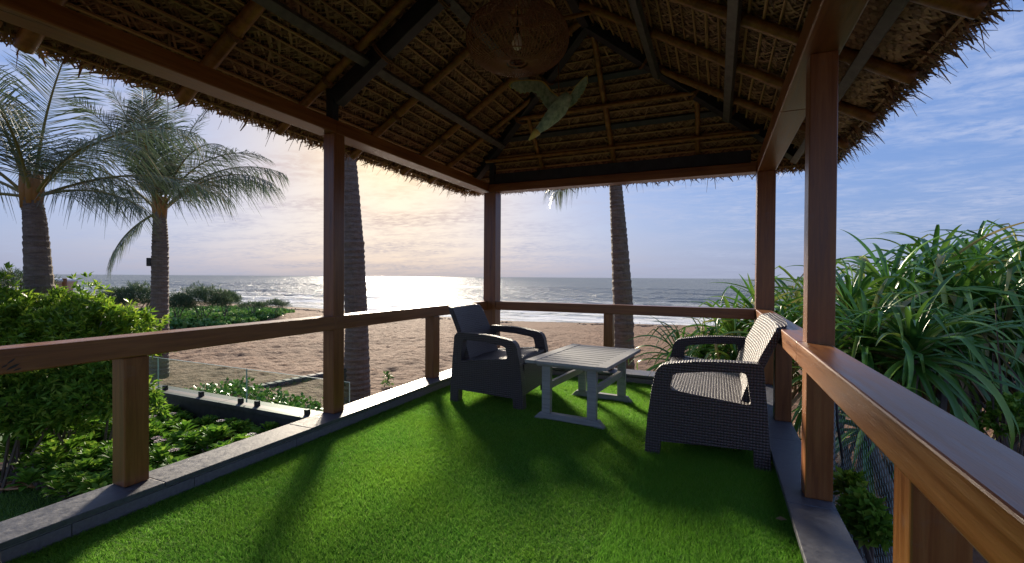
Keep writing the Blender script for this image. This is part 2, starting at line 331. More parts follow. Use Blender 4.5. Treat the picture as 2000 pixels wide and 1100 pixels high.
def npmesh(name, V, F):
    """V (n,3) float, F (m,k) int, quick mesh"""
    me = bpy.data.meshes.new(name); V = np.asarray(V, np.float32); F = np.asarray(F, np.int32); k = F.shape[1]
    me.vertices.add(len(V)); me.vertices.foreach_set('co', V.ravel())
    me.loops.add(F.size); me.loops.foreach_set('vertex_index', F.ravel())
    me.polygons.add(len(F)); me.polygons.foreach_set('loop_start', np.arange(0, F.size, k, dtype=np.int32)); me.polygons.foreach_set('loop_total', np.full(len(F), k, np.int32))
    me.update(calc_edges=True); return me
def blades(P, h, w, lean, base=None):
    """single-triangle blades at points P"""
    n = len(P); a = rng.uniform(0, 2*np.pi, n); l = rng.uniform(0.1, 1, n)*lean; b = rng.uniform(0, 2*np.pi, n); hh = h*rng.uniform(0.6, 1.2, n)
    sx = np.stack([np.cos(a), np.sin(a), 0*a], 1)*(w/2); tip = np.stack([np.cos(b)*l*hh, np.sin(b)*l*hh, hh], 1)
    V = np.stack([P-sx, P+sx, P+tip], 1).reshape(-1, 3); return V, np.arange(3*n).reshape(-1, 3)
def leafcloud(pos, dirs, L, Wd, droop=0.15, shape=0.5):
    """lens-shaped leaves: base, two mid points (folded), tip -> 2 tris each"""
    n = len(pos); d = dirs/np.linalg.norm(dirs, axis=1, keepdims=True)
    rv = rng.normal(size=(n, 3)); s = np.cross(d, rv); s /= np.linalg.norm(s, axis=1, keepdims=True)
    L = L*rng.uniform(0.65, 1.25, (n, 1)); w = Wd*rng.uniform(0.7, 1.2, (n, 1))
    tip = pos+d*L-np.array([0, 0, 1])*L*droop; mid = pos+d*L*shape+np.cross(s, d)*w*0.15
    V = np.stack([pos, mid+s*w/2, tip, mid-s*w/2], 1).reshape(-1, 3); return V, np.arange(4*n).reshape(-1, 4)

# ------------------------------------------------------------------ ground, sand, sea
def shore(x): return np.interp(x, [-200, -60, -27, -9, 3.4, 30, 200], [40, 30, 26.8, 24.3, 27.3, 31, 40])
def hash2(ix, iy): 
    h = np.sin(ix*127.1+iy*311.7)*43758.5453; return h-np.floor(h)
def vnoise(x, y):
    ix, iy = np.floor(x), np.floor(y); fx, fy = x-ix, y-iy; fx = fx*fx*(3-2*fx); fy = fy*fy*(3-2*fy)
    a, b, c, d = hash2(ix, iy), hash2(ix+1, iy), hash2(ix, iy+1), hash2(ix+1, iy+1)
    return (a*(1-fx)+b*fx)*(1-fy)+(c*(1-fx)+d*fx)*fy
def sandz(x, y):
    s = shore(x); t = np.clip((y-9)/(s-9), 0, 6); z = -0.8-0.7*t*np.where(t > 1, 1.0, t*0.35+0.65)
    z = z+(vnoise(x*3.6, y*3.6)-0.5)*0.04*np.clip(1.25-t, 0, 1)+(vnoise(x*6.5+9, y*6.5)-0.5)*0.055*np.clip(1.15-t, 0, 1)+(vnoise(x*.5, y*.5)-0.5)*0.14*np.clip(1-t, 0, 1)
    dune = np.clip((-x-11)/5, 0, 1)*np.clip((y-6.5)/3, 0, 1)*np.clip((21-y)/6, 0, 1); z = z+0.3*dune
    low = np.clip((3.75-y)/0.1, 0, 1)*np.clip((1.2-x)/0.2, 0, 1); z = z*(1-low)-1.35*low
    return z
gx = np.concatenate([np.linspace(-220, -24, 40), np.arange(-23.9, 14, 0.10), np.linspace(14.2, 220, 40)])
gy = np.concatenate([np.linspace(-40, -1, 14), np.arange(-0.9, 30, 0.09), np.linspace(30.3, 80, 20)])
X, Y = np.meshgrid(gx, gy); V = np.stack([X, Y, sandz(X, Y)], 2).reshape(-1, 3); nx = len(gx); ny = len(gy)
ii = (np.arange(ny-1)[:, None]*nx+np.arange(nx-1)[None]).reshape(-1)
sand = struct(link('sand', npmesh('sand', V, np.stack([ii, ii+1, ii+nx+1, ii+nx], 1)), SAND, smooth=True))
gy = np.concatenate([np.arange(18, 110, 0.45), np.geomspace(110.5, 22000, 60)]); gt = np.concatenate([-np.geomspace(3.2, 0.02, 90), np.geomspace(0.02, 3.2, 90)])
Y, T = np.meshgrid(gy, gt, indexing='ij'); X = T*(Y+60)
d = Y-shore(X); amp = np.clip(d/6, 0.05, 1)*np.clip((140-d)/60, 0, 1)
ph = Y/7.5*2*np.pi+5*vnoise(X*0.05, Y*0.05); swell = np.maximum(0, np.sin(ph))**3*(0.15+0.5*vnoise(X*0.08+3, Y*0.14)**2)
Z = -1.5+amp*(swell*0.55+(vnoise(X*1.1, Y*1.6)-0.5)*0.10)
ii = (np.arange(len(gy)-1)[:, None]*len(gt)+np.arange(len(gt)-1)[None]).reshape(-1); m = len(gt)
sea = struct(link('sea', npmesh('sea', np.stack([X, Y, Z], 2).reshape(-1, 3), np.stack([ii, ii+1, ii+m+1, ii+m], 1)), SEA, smooth=True))
# lawn left of the pavilion
lawn = MB().box((-6.2, -0.2, -1.06), (10.0, 7.4, 0.12)).build('lawn', mat('lawn_ground', rough=0.9, build=lambda t, b: t.links.new(ramp(t, noise(t, coords(t), 40, 5), [(0.3, (0.02, 0.05, 0.008)), (0.7, (0.06, 0.13, 0.02))]), b.inputs['Base Color']))); struct(lawn)
P = np.stack([rng.uniform(-5.2, -1.6, 60000), rng.uniform(0.9, 3.0, 60000), np.full(60000, -1.0)], 1)
V, F = blades(P, 0.035, 0.005, 0.9); lb = stuff(tag(link('lawn_grass', npmesh('lawn_grass', V, F), LAWN), 'short mown lawn below the planting bed and coiled hose', 'grass'))

# ------------------------------------------------------------------ pavilion
WI, YB = 2.7476, 4.7376; ZK, ZR, ZRB, ZB, ZBL = 0.092, 0.771, 0.675, 2.027, 2.041
pav = tag(empty('thatched_pavilion', (1.374, 2.37, 0)), 'open timber pavilion with brown posts and railings under a woven thatch hip roof', 'pavilion')
def rel(o): o.location = Vector(o.location)-pav.location; o.parent = pav; return o
def part(name, mb, m, bevel=0, parent=None, smooth=False, uv=False):
    o = mb.build(name, m, None, smooth, bevel, uv)
    if parent is None: o.parent = pav; o.matrix_parent_inverse = Matrix.Translation(-pav.location)
    else: o.parent = parent
    return o
def vpost(x0, y0, w, z0, z1, name='post'): return part(name, MB().box((x0+w/2, y0+w/2, (z0+z1)/2), (w, w, z1-z0)), WZ, 0.005)
floor = struct(MB().box((1.374, 2.3, -0.06), (2.74, 5.0, 0.12)).build('pavilion_floor', TURFB))
base = part('plinth', MB().box((1.374, 2.3, -0.75), (2.9, 5.1, 1.24)), TILE)
# posts
vpost(-0.10, 2.3976, 0.10, ZK, ZBL); vpost(-0.057, YB, 0.15, ZK, ZB); vpost(2.780, 2.3538, 0.104, ZK, ZB); vpost(WI, YB, 0.15, ZK, ZB)
vpost(-0.10, -0.13, 0.12, ZK, ZBL); vpost(2.775, -0.13, 0.12, ZK, ZB)
for y in (1.1675, 3.6335): vpost(-0.10, y, 0.10, ZK, ZRB-0.001, 'rail_post')
for y in (1.19, 3.5565): vpost(2.785, y, 0.10, ZK, ZRB-0.001, 'rail_post')
vpost(1.345, YB+0.02, 0.095, ZK, ZRB-0.001, 'rail_post')
# rails
def rail(a, b, w, mt, name='rail', z0=ZRB, z1=ZR):
    (x0, y0), (x1, y1) = a, b
    return part(name, MB().box(((x0+x1)/2, (y0+y1)/2, (z0+z1)/2), (max(abs(x1-x0), w), max(abs(y1-y0), w), z1-z0)), mt, 0.006)
rail((-0.0585, -0.01), (-0.0585, 2.409), 0.121, WY); rail((-0.0585, 2.411), (-0.0585, YB-0.002), 0.121, WY)
rail((WI+0.061, -0.01), (WI+0.061, 2.40), 0.122, WY); rail((WI+0.061, 2.402), (WI+0.061, YB-0.002), 0.122, WY)
rail((0.095, YB+0.064), (WI-0.002, YB+0.064), 0.121, WX)
for k, (u, v, w_, h_, a_) in enumerate(((9, 716, .010, .004, .5), (22, 706, .016, .004, .7), (26, 717, .022, .006, .5), (34, 722, .012, .004, .3))):
    dd = ray(u, v); p_ = CAM+dd*(0.0025-CAM[0])/dd[0]; part('scuff_mark', MB().plate([[(-w_, 0), (-w_*.3, h_), (w_*.6, h_*.7), (w_, 0), (w_*.2, -h_*.6)]], 0.0012, lambda a, b, q: (p_[0]+q, p_[1]+a*math.cos(a_)-b*math.sin(a_), p_[2]+a*math.sin(a_)+b*math.cos(a_))), BLACK)
# beams
rail((-0.075, -0.3), (-0.075, 2.42), 0.15, WY, 'beam', ZBL, ZBL+0.092); rail((-0.075, 2.422), (-0.075, YB+0.15), 0.15, WY, 'beam', ZBL, ZBL+0.092)
rail((WI+0.075, -0.3), (WI+0.075, 3.1), 0.152, WY, 'beam', ZB, ZB+0.115); rail((WI+0.075, 3.102), (WI+0.075, YB+0.15), 0.152, WY, 'beam', ZB, ZB+0.115)
rail((0.003, YB+0.07), (WI-0.003, YB+0.07), 0.14, WX, 'beam', ZB+0.002, ZB+0.09)
rail((0.003, -0.2), (WI-0.003, -0.2), 0.14, WX, 'beam', ZB+0.002, ZB+0.09)
# kerb: face tiles and coping stones
kerb = part('kerb', MB().box((0.005, 2.3, 0.02), (0.14, 5.0, 0.10)).box((2.795, 2.3, 0.02), (0.14, 5.0, 0.10)).box((1.374, YB+0.02, 0.02), (2.6, 0.14, 0.10)), GROUT)
def pieces(name, x0, x1, y0, y1, z0, z1, along, cuts, m, bev=0.003):
    cs = list(cuts)
    for a, b in zip(cs, cs[1:]):
        a += 0.0012; b -= 0.0012; dz = random.uniform(-0.0008, 0.0008)
        c, d = (((x0+x1)/2, (a+b)/2), (x1-x0, b-a)) if along == 'y' else (((a+b)/2, (y0+y1)/2), (b-a, y1-y0))
        part(name, MB().box((*c, (z0+z1)/2+dz), (*d, z1-z0)), m, bev, kerb)
pieces('face_tile', 0.02, 0.083, 0, 0, -0.02, 0.056, 'y', [-0.2, 0.35, 0.95, 1.42, 2.02, 2.62, 3.22, 3.82, 4.42, 4.65], TILE, 0.0015)
pieces('coping_stone', -0.105, 0.0997, 0, 0, 0.068, ZK, 'y', [-0.2, 0.5, 1.28, 2.12, 2.93, 3.72, 4.64, 4.90], STONE)
pieces('face_tile', 2.722, 2.78, 0, 0, -0.02, 0.056, 'y', [-0.2, 0.7, 1.3, 1.9, 2.5, 3.1, 3.7, 4.3, 4.65], TILE, 0.0015)
pieces('coping_stone', 2.7033, 2.885, 0, 0, 0.068, ZK, 'y', [-0.2, 0.62, 1.42, 2.28, 3.16, 3.95, 4.64, 4.90], STONE)
pieces('face_tile', 0, 0, 4.655, 4.72, -0.02, 0.056, 'x', [0.084, 0.7, 1.3, 1.9, 2.5, 2.721], TILE, 0.0015)
pieces('coping_stone', 0, 0, 4.638, 4.90, 0.068, ZK, 'x', [0.101, 0.95, 1.82, 2.70], STONE)
# ------------------------------------------------------------------ roof
AX, AY0, AY1, AZ = 1.374, 0.868, 3.87, 3.29; ZE = 2.46   # ridge line and height where the planes cross the wall line
TS, TE = (AZ-ZE)/AX, (AZ-ZE)/(YB-AY1); OS, OR, OE = 0.56, 0.62, 0.38
def zside(x): return ZE+TS*min(x, 2*AX-x)
# outer thatch body
def hipshape(off, ex):
    yl, yr = -0.0-OE-ex, YB+OE+ex; xl, xr = -OS-ex, 2*AX+OR+ex
    zl, zr_ = ZE-TS*(OS+ex)+off, ZE-TS*(OR+ex)+off; zf = ZE-TE*(OE+ex)+off
    # eave corners are cut where hip rafters end
    return [(xl, yl, zl), (xr, yl, zr_), (xr, yr, zr_), (xl, yr, zl), (AX, AY0, AZ+off), (AX, AY1, AZ+off)]
lo, hi = hipshape(0.03, 0.0), hipshape(0.17, 0.03)
fcs = [(0, 1, 4), (1, 2, 5, 4), (2, 3, 5), (3, 0, 4, 5)]
mb = MB().add(lo+hi, fcs+[tuple(i+6 for i in reversed(f)) for f in fcs]+[(0, 1, 7, 6), (1, 2, 8, 7), (2, 3, 9, 8), (3, 0, 6, 9)])
roof = part('thatch_roof', mb, THATCH)
def rpart(name, mb, m, bevel=0, smooth=False): return part(name, mb, m, bevel, roof, smooth)
def P_L(x, y, o=0): n = 1/math.hypot(1, TS); return Vector((x+TS*n*o, y, ZE+TS*x-n*o))          # o = distance below the plane
def P_R(x, y, o=0): n = 1/math.hypot(1, TS); return Vector((x-TS*n*o, y, ZE+TS*(2*AX-x)-n*o))
def P_F(x, y, o=0): n = 1/math.hypot(1, TE); return Vector((x, y-TE*n*o, ZE+TE*(YB-y)-n*o))
def hipy(x): return YB-(min(x, 2*AX-x))/AX*(YB-AY1)
def hipy0(x): return (min(x, 2*AX-x))/AX*AY0
def hipx(y): return (YB-y)/(YB-AY1)*AX
def row(fn, a, b, fixed, ds, name='woven_leaf_row'):
    """one woven coconut-leaf panel: midrib plus crossing leaflets. fn(e, s, o): e along eave, s upslope offset"""
    n = int((b-a)/0.0165); e = np.linspace(a, b, n)
    vs, fs = [], []
    for k, x in enumerate(e):
        for sg in (-1, 1):
            L = random.uniform(0.095, 0.125); an = R(random.uniform(38, 52)); w = random.uniform(0.009, 0.015); o0 = random.uniform(0.000, 0.006)+(0.007 if (k//2+(sg > 0)) % 2 else 0)
            if random.random() < 0.05: an *= random.uniform(0.3, 1.6); L *= 1.3; o0 += 0.012
            dx, dsn = sg*math.sin(an)*L, -math.cos(an)*L; cx_, cs_ = math.cos(an)*w/2, sg*math.sin(an)*w/2
            i = len(vs)
            for t, oo in ((0, o0), (0.5, o0+random.uniform(0.003, 0.009)), (1, o0-0.004)):
                ww = 1 if t < 0.9 else 0.5
                for q in (-1, 1): vs.append(fn(x+dx*t+q*cx_*ww, dsn*t+q*cs_*ww, oo))
            fs += [(i, i+1, i+3, i+2), (i+2, i+3, i+5, i+4)]
    me = bpy.data.meshes.new(name); me.from_pydata([tuple(v) for v in vs], [], fs); me.materials.append(LEAFDRY); me.materials.append(RIB)
    rb = MB(); m_ = max(2, int((b-a)/0.35)); rb.tube([fn(a+(b-a)*i/m_, random.uniform(-0.004, 0.004), 0.024+random.uniform(-0.003, 0.003)) for i in range(m_+1)], random.uniform(0.006, 0.010), 5)
    bm = bmesh.new(); bm.from_mesh(me); k0 = len(bm.faces); me2 = bpy.data.meshes.new('x'); me2.from_pydata(rb.v, [], rb.f); bm.from_mesh(me2); bm.faces.ensure_lookup_table()
    for f in bm.faces[k0:]: f.material_index = 1
    bm.to_mesh(me); bm.free(); bpy.data.meshes.remove(me2)
    o = link(name, me); o.parent = roof
step = 0.088*math.cos(math.atan(TS)); cS = math.cos(math.atan(TS))
x = -OS+0.05
while x < AX-0.02:
    a, b = (hipy0(x), hipy(x)) if x > 0 else (-OE*min(1, -x/OS)-0.0, YB+OE*min(1, -x/OS))
    if x < 0: a, b = -OE*(-x/OS), YB+OE*(-x/OS)
    row(lambda e, s, o, x=x: P_L(x+s*cS, e, o), max(a, 0.2), b, x, step)
    xr = 2*AX-x; 
    if x < 0: xr = 2*AX+(-x)*OR/OS
    row(lambda e, s, o, xr=xr: P_R(xr-s*cS, e, o), max(a, 0.2), b, xr, step)
    x += step
cE = math.cos(math.atan(TE)); y = YB+OE-0.04
while y > AY1+0.03:
    if y < YB: hx = AX-hipx(y)*0 if False else (YB-y)/(YB-AY1)*AX; a, b = hx, 2*AX-hx
    else: q = (y-YB)/OE; a, b = -OS*q, 2*AX+OR*q
    row(lambda e, s, o, y=y: P_F(e, y-s*cE, o), a, b, y, step); y -= 0.088*cE
# bamboo poles
def bamboo(a, b, r, name='bamboo_pole'):
    a, b = Vector(a), Vector(b); L = (b-a).length; n = max(4, int(L/0.035)); ph = random.uniform(0, 0.3); path, rad = [], []
    bend = Vector((random.uniform(-1, 1), random.uniform(-1, 1), random.uniform(-1, 1)))*0.006
    for i in range(n+1):
        t = i/n; s = (t*L+ph) % 0.30; k = 1.13 if s < 0.036 else 1.0
        path.append(a.lerp(b, t)+bend*math.sin(t*6.0)); rad.append(r*k*(1-0.10*t))
    return rpart(name, MB().tube(path, rad, 10), BAMBOO, smooth=True)
def lash(p, d, r, w=0.05, turns=4):
    d = Vector(d).normalized(); q = d.orthogonal().normalized(); s = d.cross(q); m = MB(); pts = []
    for i in range(turns*10+1):
        a = 2*math.pi*i/10; pts.append(Vector(p)+d*(w*(i/(turns*10)-0.5))+(q*math.cos(a)+s*math.sin(a))*r)
    return rpart('rope_lashing', m.tube(pts, 0.0055, 4), ROPE)
for yy, r in ((1.02, 0.038), (1.70, 0.040), (2.36, 0.030), (3.10, 0.031), (3.79, 0.031), (4.27, 0.028)):
    xt = min(AX-0.03, (YB-yy)/(YB-AY1)*AX-0.02)
    bamboo(P_L(-OS+0.03, yy, 0.055), P_L(xt, yy, 0.055), r)
    for xx in (0.2, 0.77):
        if xx < xt: lash(P_L(xx, yy, 0.06), (1, 0, TS), r+0.012)
    lash(P_L(-0.05, yy, 0.06), (1, 0, TS), r+0.008, 0.03, 3)
for yy, r in ((1.6, 0.034), (2.28, 0.034), (2.92, 0.034), (3.55, 0.033), (4.2, 0.031)):
    xt = max(AX+0.03, 2*AX-(YB-yy)/(YB-AY1)*AX+0.02)
    bamboo(P_R(2*AX+OR-0.03, yy, 0.055), P_R(xt, yy, 0.055), r)
    for xx in (2.55, 1.98, 3.12):
        if xx > xt: lash(P_R(xx, yy, 0.06), (-1, 0, TS), r+0.012)
for xx, r in ((0.62, 0.024), (1.42, 0.027), (2.24, 0.024)):
    yt = AY1+0.04 if abs(xx-AX) < .3 else YB-min(xx, 2*AX-xx)/AX*(YB-AY1)+0.04
    bamboo(P_F(xx, YB+OE-0.05, 0.05), P_F(xx, yt, 0.05), r)
    for yy in (4.43, 4.76): 
        if yy > yt: lash(P_F(xx, yy, 0.055), (0, -1, TE), r+0.010, 0.04, 3)
for yy in (4.43, 4.755):
    h = (YB-yy)/(YB-AY1)*AX; bamboo(P_F(h+0.02, yy, 0.095), P_F(2*AX-h-0.02, yy, 0.095), 0.021)
# steel purlins, hips, ridge, wall plates
def steel(name, a, b, w, h, m=DARK, u=(0, 0, 1)): return rpart(name, MB().beam(a, b, w, h, u), m, 0.004)
for xx, m_ in ((0.2, GSTEEL), (0.77, GSTEEL)):
    steel('purlin', P_L(xx, 0.3, 0.115), P_L(xx, hipy(xx)-0.03, 0.115), 0.06, 0.045, m_, (-TS, 0, 1))
for xx in (2.55, 1.98): steel('purlin', P_R(xx, 0.3, 0.115), P_R(xx, hipy(xx)-0.03, 0.115), 0.06, 0.045, GSTEEL, (TS, 0, 1))
steel('purlin', P_R(3.12, -0.3, 0.11), P_R(3.12, YB+0.20, 0.11), 0.055, 0.05, GSTEEL, (TS, 0, 1))
steel('purlin', P_L(-0.42, -0.2, 0.03), P_L(-0.42, YB+0.25, 0.03), 0.05, 0.04, DARK, (-TS, 0, 1))
for yy in (4.61, 4.25): h = (YB-yy)/(YB-AY1)*AX; steel('purlin', P_F(h+0.03, yy, 0.03), P_F(2*AX-h-0.03, yy, 0.03), 0.055, 0.04, DARK, (0, TE, 1))
ap, ap0 = Vector((AX, AY1, AZ-0.05)), Vector((AX, AY0, AZ-0.05))
for cx_, ex in ((0, -0.30), (2*AX, 0.30)):
    c = Vector((cx_, YB, ZE-0.05)); d = (c-ap); steel('hip_rafter', ap, ap+d*1.24, 0.075, 0.13)
    c = Vector((cx_, 0, ZE-0.05)); d = (c-ap0); steel('hip_rafter', ap0, ap0+d*1.24, 0.075, 0.13)
    for t in (0.33, 0.62, 0.83):
        p = ap+(Vector((cx_, YB, ZE-0.05))-ap)*t; lash(p, Vector((cx_, YB, ZE))-ap, 0.088, 0.025, 2)
steel('ridge_beam', ap0+Vector((0, 0, 0.0)), ap+Vector((0, 0, 0.0)), 0.07, 0.12)
steel('rafter', P_L(-0.10, 2.455, 0.12), P_L(AX-0.04, 2.455, 0.12), 0.075, 0.12, DARK, (-TS, 0, 1))
steel('rafter', P_R(2*AX-0.15, 1.75, 0.12), P_R(AX+0.04, 1.75, 0.12), 0.075, 0.12, DARK, (TS, 0, 1))
for t in (0.30, 0.62): lash(P_L(-0.1+(AX)*t, 2.455, 0.12), (1, 0, TS), 0.085, 0.03, 2)
steel('wall_plate', (0.05, YB+0.09, ZB+0.16), (WI-0.05, YB+0.09, ZB+0.16), 0.08, 0.115)
for x_, y_, z0, z1 in ((-0.07, 2.45, ZBL+0.092, 2.36), (0.02, YB+0.07, ZB, 2.44), (WI+0.07, YB+0.07, ZB, 2.44), (WI+0.10, 2.40, ZB+0.115, 2.36), (-0.07, 0, ZBL+.092, 2.36), (WI+.1, 0, ZB+.115, 2.36)):
    rpart('stub_column', MB().box((x_, y_, (z0+z1)/2), (0.06, 0.06, z1-z0)), DARK, 0.003)
bamboo((AX-0.35, 3.2, AZ-0.36), (AX+0.22, 3.62, AZ-0.12), 0.017)
# coarse twill mats tied under the right overhang
for y0_, y1_ in ((1.64, 2.24), (2.32, 2.88), (2.96, 3.51), (3.59, 4.16), (4.24, 4.75)):
    vs_, fs_ = [], []; c_ = 0.026; x0_, x1_ = 2.96, 2*AX+OR-0.10
    for i in range(int((x1_-x0_)/c_/cS)):
        for j in range(int((y1_-y0_)/c_)):
            cx_, cy_ = x0_+(i+0.5)*c_*cS, y0_+(j+0.5)*c_; sg = 1 if ((i+j)//2) % 2 else -1; L_ = random.uniform(0.036, 0.05); w_ = random.uniform(0.009, 0.0125); an = R(45+random.uniform(-9, 9)); k_ = len(vs_); o_ = 0.034+random.uniform(0, 0.004)
            for a_, b_, oo in ((-L_, -w_, -0.004), (-L_, w_, -0.004), (0, -w_, 0.006), (0, w_, 0.006), (L_, -w_, -0.004), (L_, w_, -0.004)):
                vs_.append(P_R(cx_+(a_*math.sin(an)+b_*math.cos(an)*sg)*cS, cy_+sg*a_*math.cos(an)-b_*math.sin(an), o_+oo))
            fs_ += [(k_, k_+1, k_+3, k_+2), (k_+2, k_+3, k_+5, k_+4)]
    me = bpy.data.meshes.new('woven_mat'); me.from_pydata([tuple(v) for v in vs_], [], fs_); link('woven_mat', me, MATL, roof)
# ragged thatch edge along the eaves
vs, fs = [], []
def strip(p, d, w, L, curl):
    d = d.normalized(); s = d.cross(Vector((random.uniform(-1, 1), random.uniform(-1, 1), random.uniform(-1, 1)))).normalized()*w/2; i = len(vs)
    m_ = p+d*L*0.5; e = p+d*L+Vector((0, 0, -curl*L))
    vs.extend([p-s, p+s, m_-s*0.9, m_+s*0.9, e-s*0.3, e+s*0.3]); fs.extend([(i, i+1, i+3, i+2), (i+2, i+3, i+5, i+4)])
def eave(a, b, out, n):
    a, b, out = Vector(a), Vector(b), Vector(out)
    for k in range(n):
        t = random.random(); p = a.lerp(b, t); q = random.random()
        along = (b-a).normalized()*random.uniform(-0.9, 0.9)
        if q < 0.90: p += Vector((0, 0, random.uniform(-0.015, 0.11)))-out*random.uniform(-0.01, 0.12); d = out*random.uniform(0.5, 1.1)+Vector((0, 0, random.uniform(-1.2, -0.3)))+along*0.7; L = random.uniform(0.03, 0.085); w = random.uniform(0.006, 0.022)
        else: d = out*random.uniform(0.3, 1.2)+Vector((0, 0, random.uniform(-1.1, 0.3)))+along; L = random.uniform(0.05, 0.15); w = random.uniform(0.003, 0.009)
        strip(p, d, w, L, random.uniform(0, 0.4))
cl = hipshape(0.03, 0.0)
eave(cl[0], cl[3], (-1, 0, 0), 2600); eave(cl[1], cl[2], (1, 0, 0), 3000); eave(cl[3], cl[2], (0, 1, 0), 1900)
me = bpy.data.meshes.new('thatch_fringe'); me.from_pydata([tuple(v) for v in vs], [], fs)
o = link('thatch_fringe', me, LEAFDRY, roof); stuff(o)

# ------------------------------------------------------------------ artificial grass
n1_, n2_ = 420000, 200000
P = np.concatenate([np.stack([rng.uniform(0.075, 2.73, n1_), rng.uniform(0.35, 2.9, n1_), np.zeros(n1_)], 1), np.stack([rng.uniform(0.075, 2.73, n2_), rng.uniform(2.9, 4.67, n2_), np.zeros(n2_)], 1)])
V, F = blades(P, 0.0185, 0.0030, 1.5); V[2::3, 1] += np.where(V[2::3, 0] > 2.02, 0.006, -0.004); V[2::3, 2] *= np.where(V[2::3, 0] > 2.02, 1.15, 0.75+0.4*vnoise(V[2::3, 0]*2.3, V[2::3, 1]*1.7))
tf = stuff(tag(link('artificial_grass', npmesh('artificial_grass', V, F), TURF), 'bright green artificial grass carpet covering the pavilion floor', 'grass'))

# ------------------------------------------------------------------ furniture
def arc(p0, p1, p2, n=5):
    p0, p1, p2 = map(np.array, (p0, p1, p2)); return [tuple((1-t)**2*p0+2*t*(1-t)*p1+t*t*p2) for t in np.linspace(0, 1, n)]
def seat_furniture(name, width, rz, loc, label, cat, splits):
    """d = 0 at the back .. 0.67 at the front; local x = d - 0.335, local y across"""
    t = tag(empty(name, loc, rz), label, cat)
    outer = [(0.0, 0.0), (0.083, 0.0), (0.086, 0.108)]+[(0.575, 0.085), (0.583, 0.0), (0.668, 0.0)]+[(0.655, 0.20), (0.632, 0.38)]+arc((0.612, 0.48), (0.60, 0.535), (0.545, 0.548))+[(0.40, 0.572), (0.25, 0.583)]+arc((0.09, 0.585), (0.045, 0.586), (0.04, 0.545))+[(0.02, 0.30)]
    hole = arc((0.50, 0.395), (0.53, 0.397), (0.525, 0.42), 4)+arc((0.512, 0.475), (0.508, 0.492), (0.48, 0.497), 4)+[(0.33, 0.518)]+arc((0.15, 0.528), (0.128, 0.528), (0.125, 0.51), 4)+arc((0.105, 0.37), (0.105, 0.352), (0.13, 0.355), 4)
    for sg in (-1, 1):
        y0 = sg*(width/2-0.036)
        MB().plate([outer, hole], 0.072, lambda a, b, q: (a-0.335, y0+q, b)).build('arm_frame', WICKER, t, bevel=0.009, uv=True)
    iw = width-0.146
    # seat pads
    sp = [-iw/2+iw*k/splits for k in range(splits+1)]
    for a, b in zip(sp, sp[1:]):
        prof = [(0.10, 0.352), (0.36, 0.372)]+arc((0.57, 0.400), (0.622, 0.405), (0.622, 0.375))+[(0.62, 0.35), (0.10, 0.30)]
        MB().plate([prof], b-a-0.004, lambda u, v, q: (u-0.335, (a+b)/2+q, v)).build('seat', WICKER, t, bevel=0.004, uv=True)
    ap_ = [(-iw/2, 0.348), (-iw/2, 0.10), (iw/2, 0.10), (iw/2, 0.348)]
    MB().plate([ap_], 0.03, lambda u, v, q: (0.295+q-0.02*(0.35-v)*0, u, v)).build('front_panel', WICKER, t, bevel=0.004, uv=True)
    MB().plate([ap_], 0.03, lambda u, v, q: (-0.30+q, u, v)).build('rear_panel', WICKER, t, bevel=0.004, uv=True)
    # curved backrest with rounded top corners
    mb = MB(); nz, nw = 12, 14; H0, H1 = 0.33, 0.785; vs, fs = [], []
    def back(u, v, o):     # u -1..1, v 0..1
        half = iw/2*(1-0.05*v) ; z = H0+(H1-H0)*v; lean = 0.125-0.185*v**1.25; cv = -0.025*math.cos(u*math.pi/2)
        return (lean-0.335+cv+0.03+o, u*half, z-o*0.3)
    for layer, o in enumerate((0.0, -0.055)):
        for i in range(nz+1):
            for j in range(nw+1):
                v = i/nz; u = -1+2*j/nw; top = 1-0.022*max(0, abs(u)-0.82)/0.18*max(0, (v-0.85)/0.15); vs.append(back(u*(1-0.04*max(0, (v-0.9)/0.1)), v*top, o))
    m_ = nw+1; q_ = (nz+1)*m_
    for i in range(nz):
        for j in range(nw):
            a = i*m_+j; fs.append((a, a+1, a+m_+1, a+m_)); fs.append((a+q_, a+m_+q_, a+m_+1+q_, a+1+q_))
    for i in range(nz): fs += [(i*m_, (i+1)*m_, (i+1)*m_+q_, i*m_+q_), (i*m_+nw, i*m_+nw+q_, (i+1)*m_+nw+q_, (i+1)*m_+nw)]
    for j in range(nw): fs += [(nz*m_+j, nz*m_+j+1, nz*m_+j+1+q_, nz*m_+j+q_), (j, j+q_, j+1+q_, j+1)]
    mb.add(vs, fs).build('backrest', WICKER, t, smooth=False, bevel=0.006, uv=True)
    return t
seat_furniture('wicker_armchair', 0.72, R(1.0), (0.365+0.335, 3.32+0.36, 0), 'single dark wicker armchair beside the slatted coffee table in the open corner', 'armchair', 1)
seat_furniture('wicker_sofa', 1.30, R(180), (2.365, 2.83+0.65, 0), 'two-seat dark wicker sofa with its back against the railing', 'sofa', 2)
seat_furniture('wicker_armchair', 0.72, 0, (0.65, 0.115, 0), 'second wicker armchair, only the front corner of one arm showing before the kerb', 'armchair', 1)
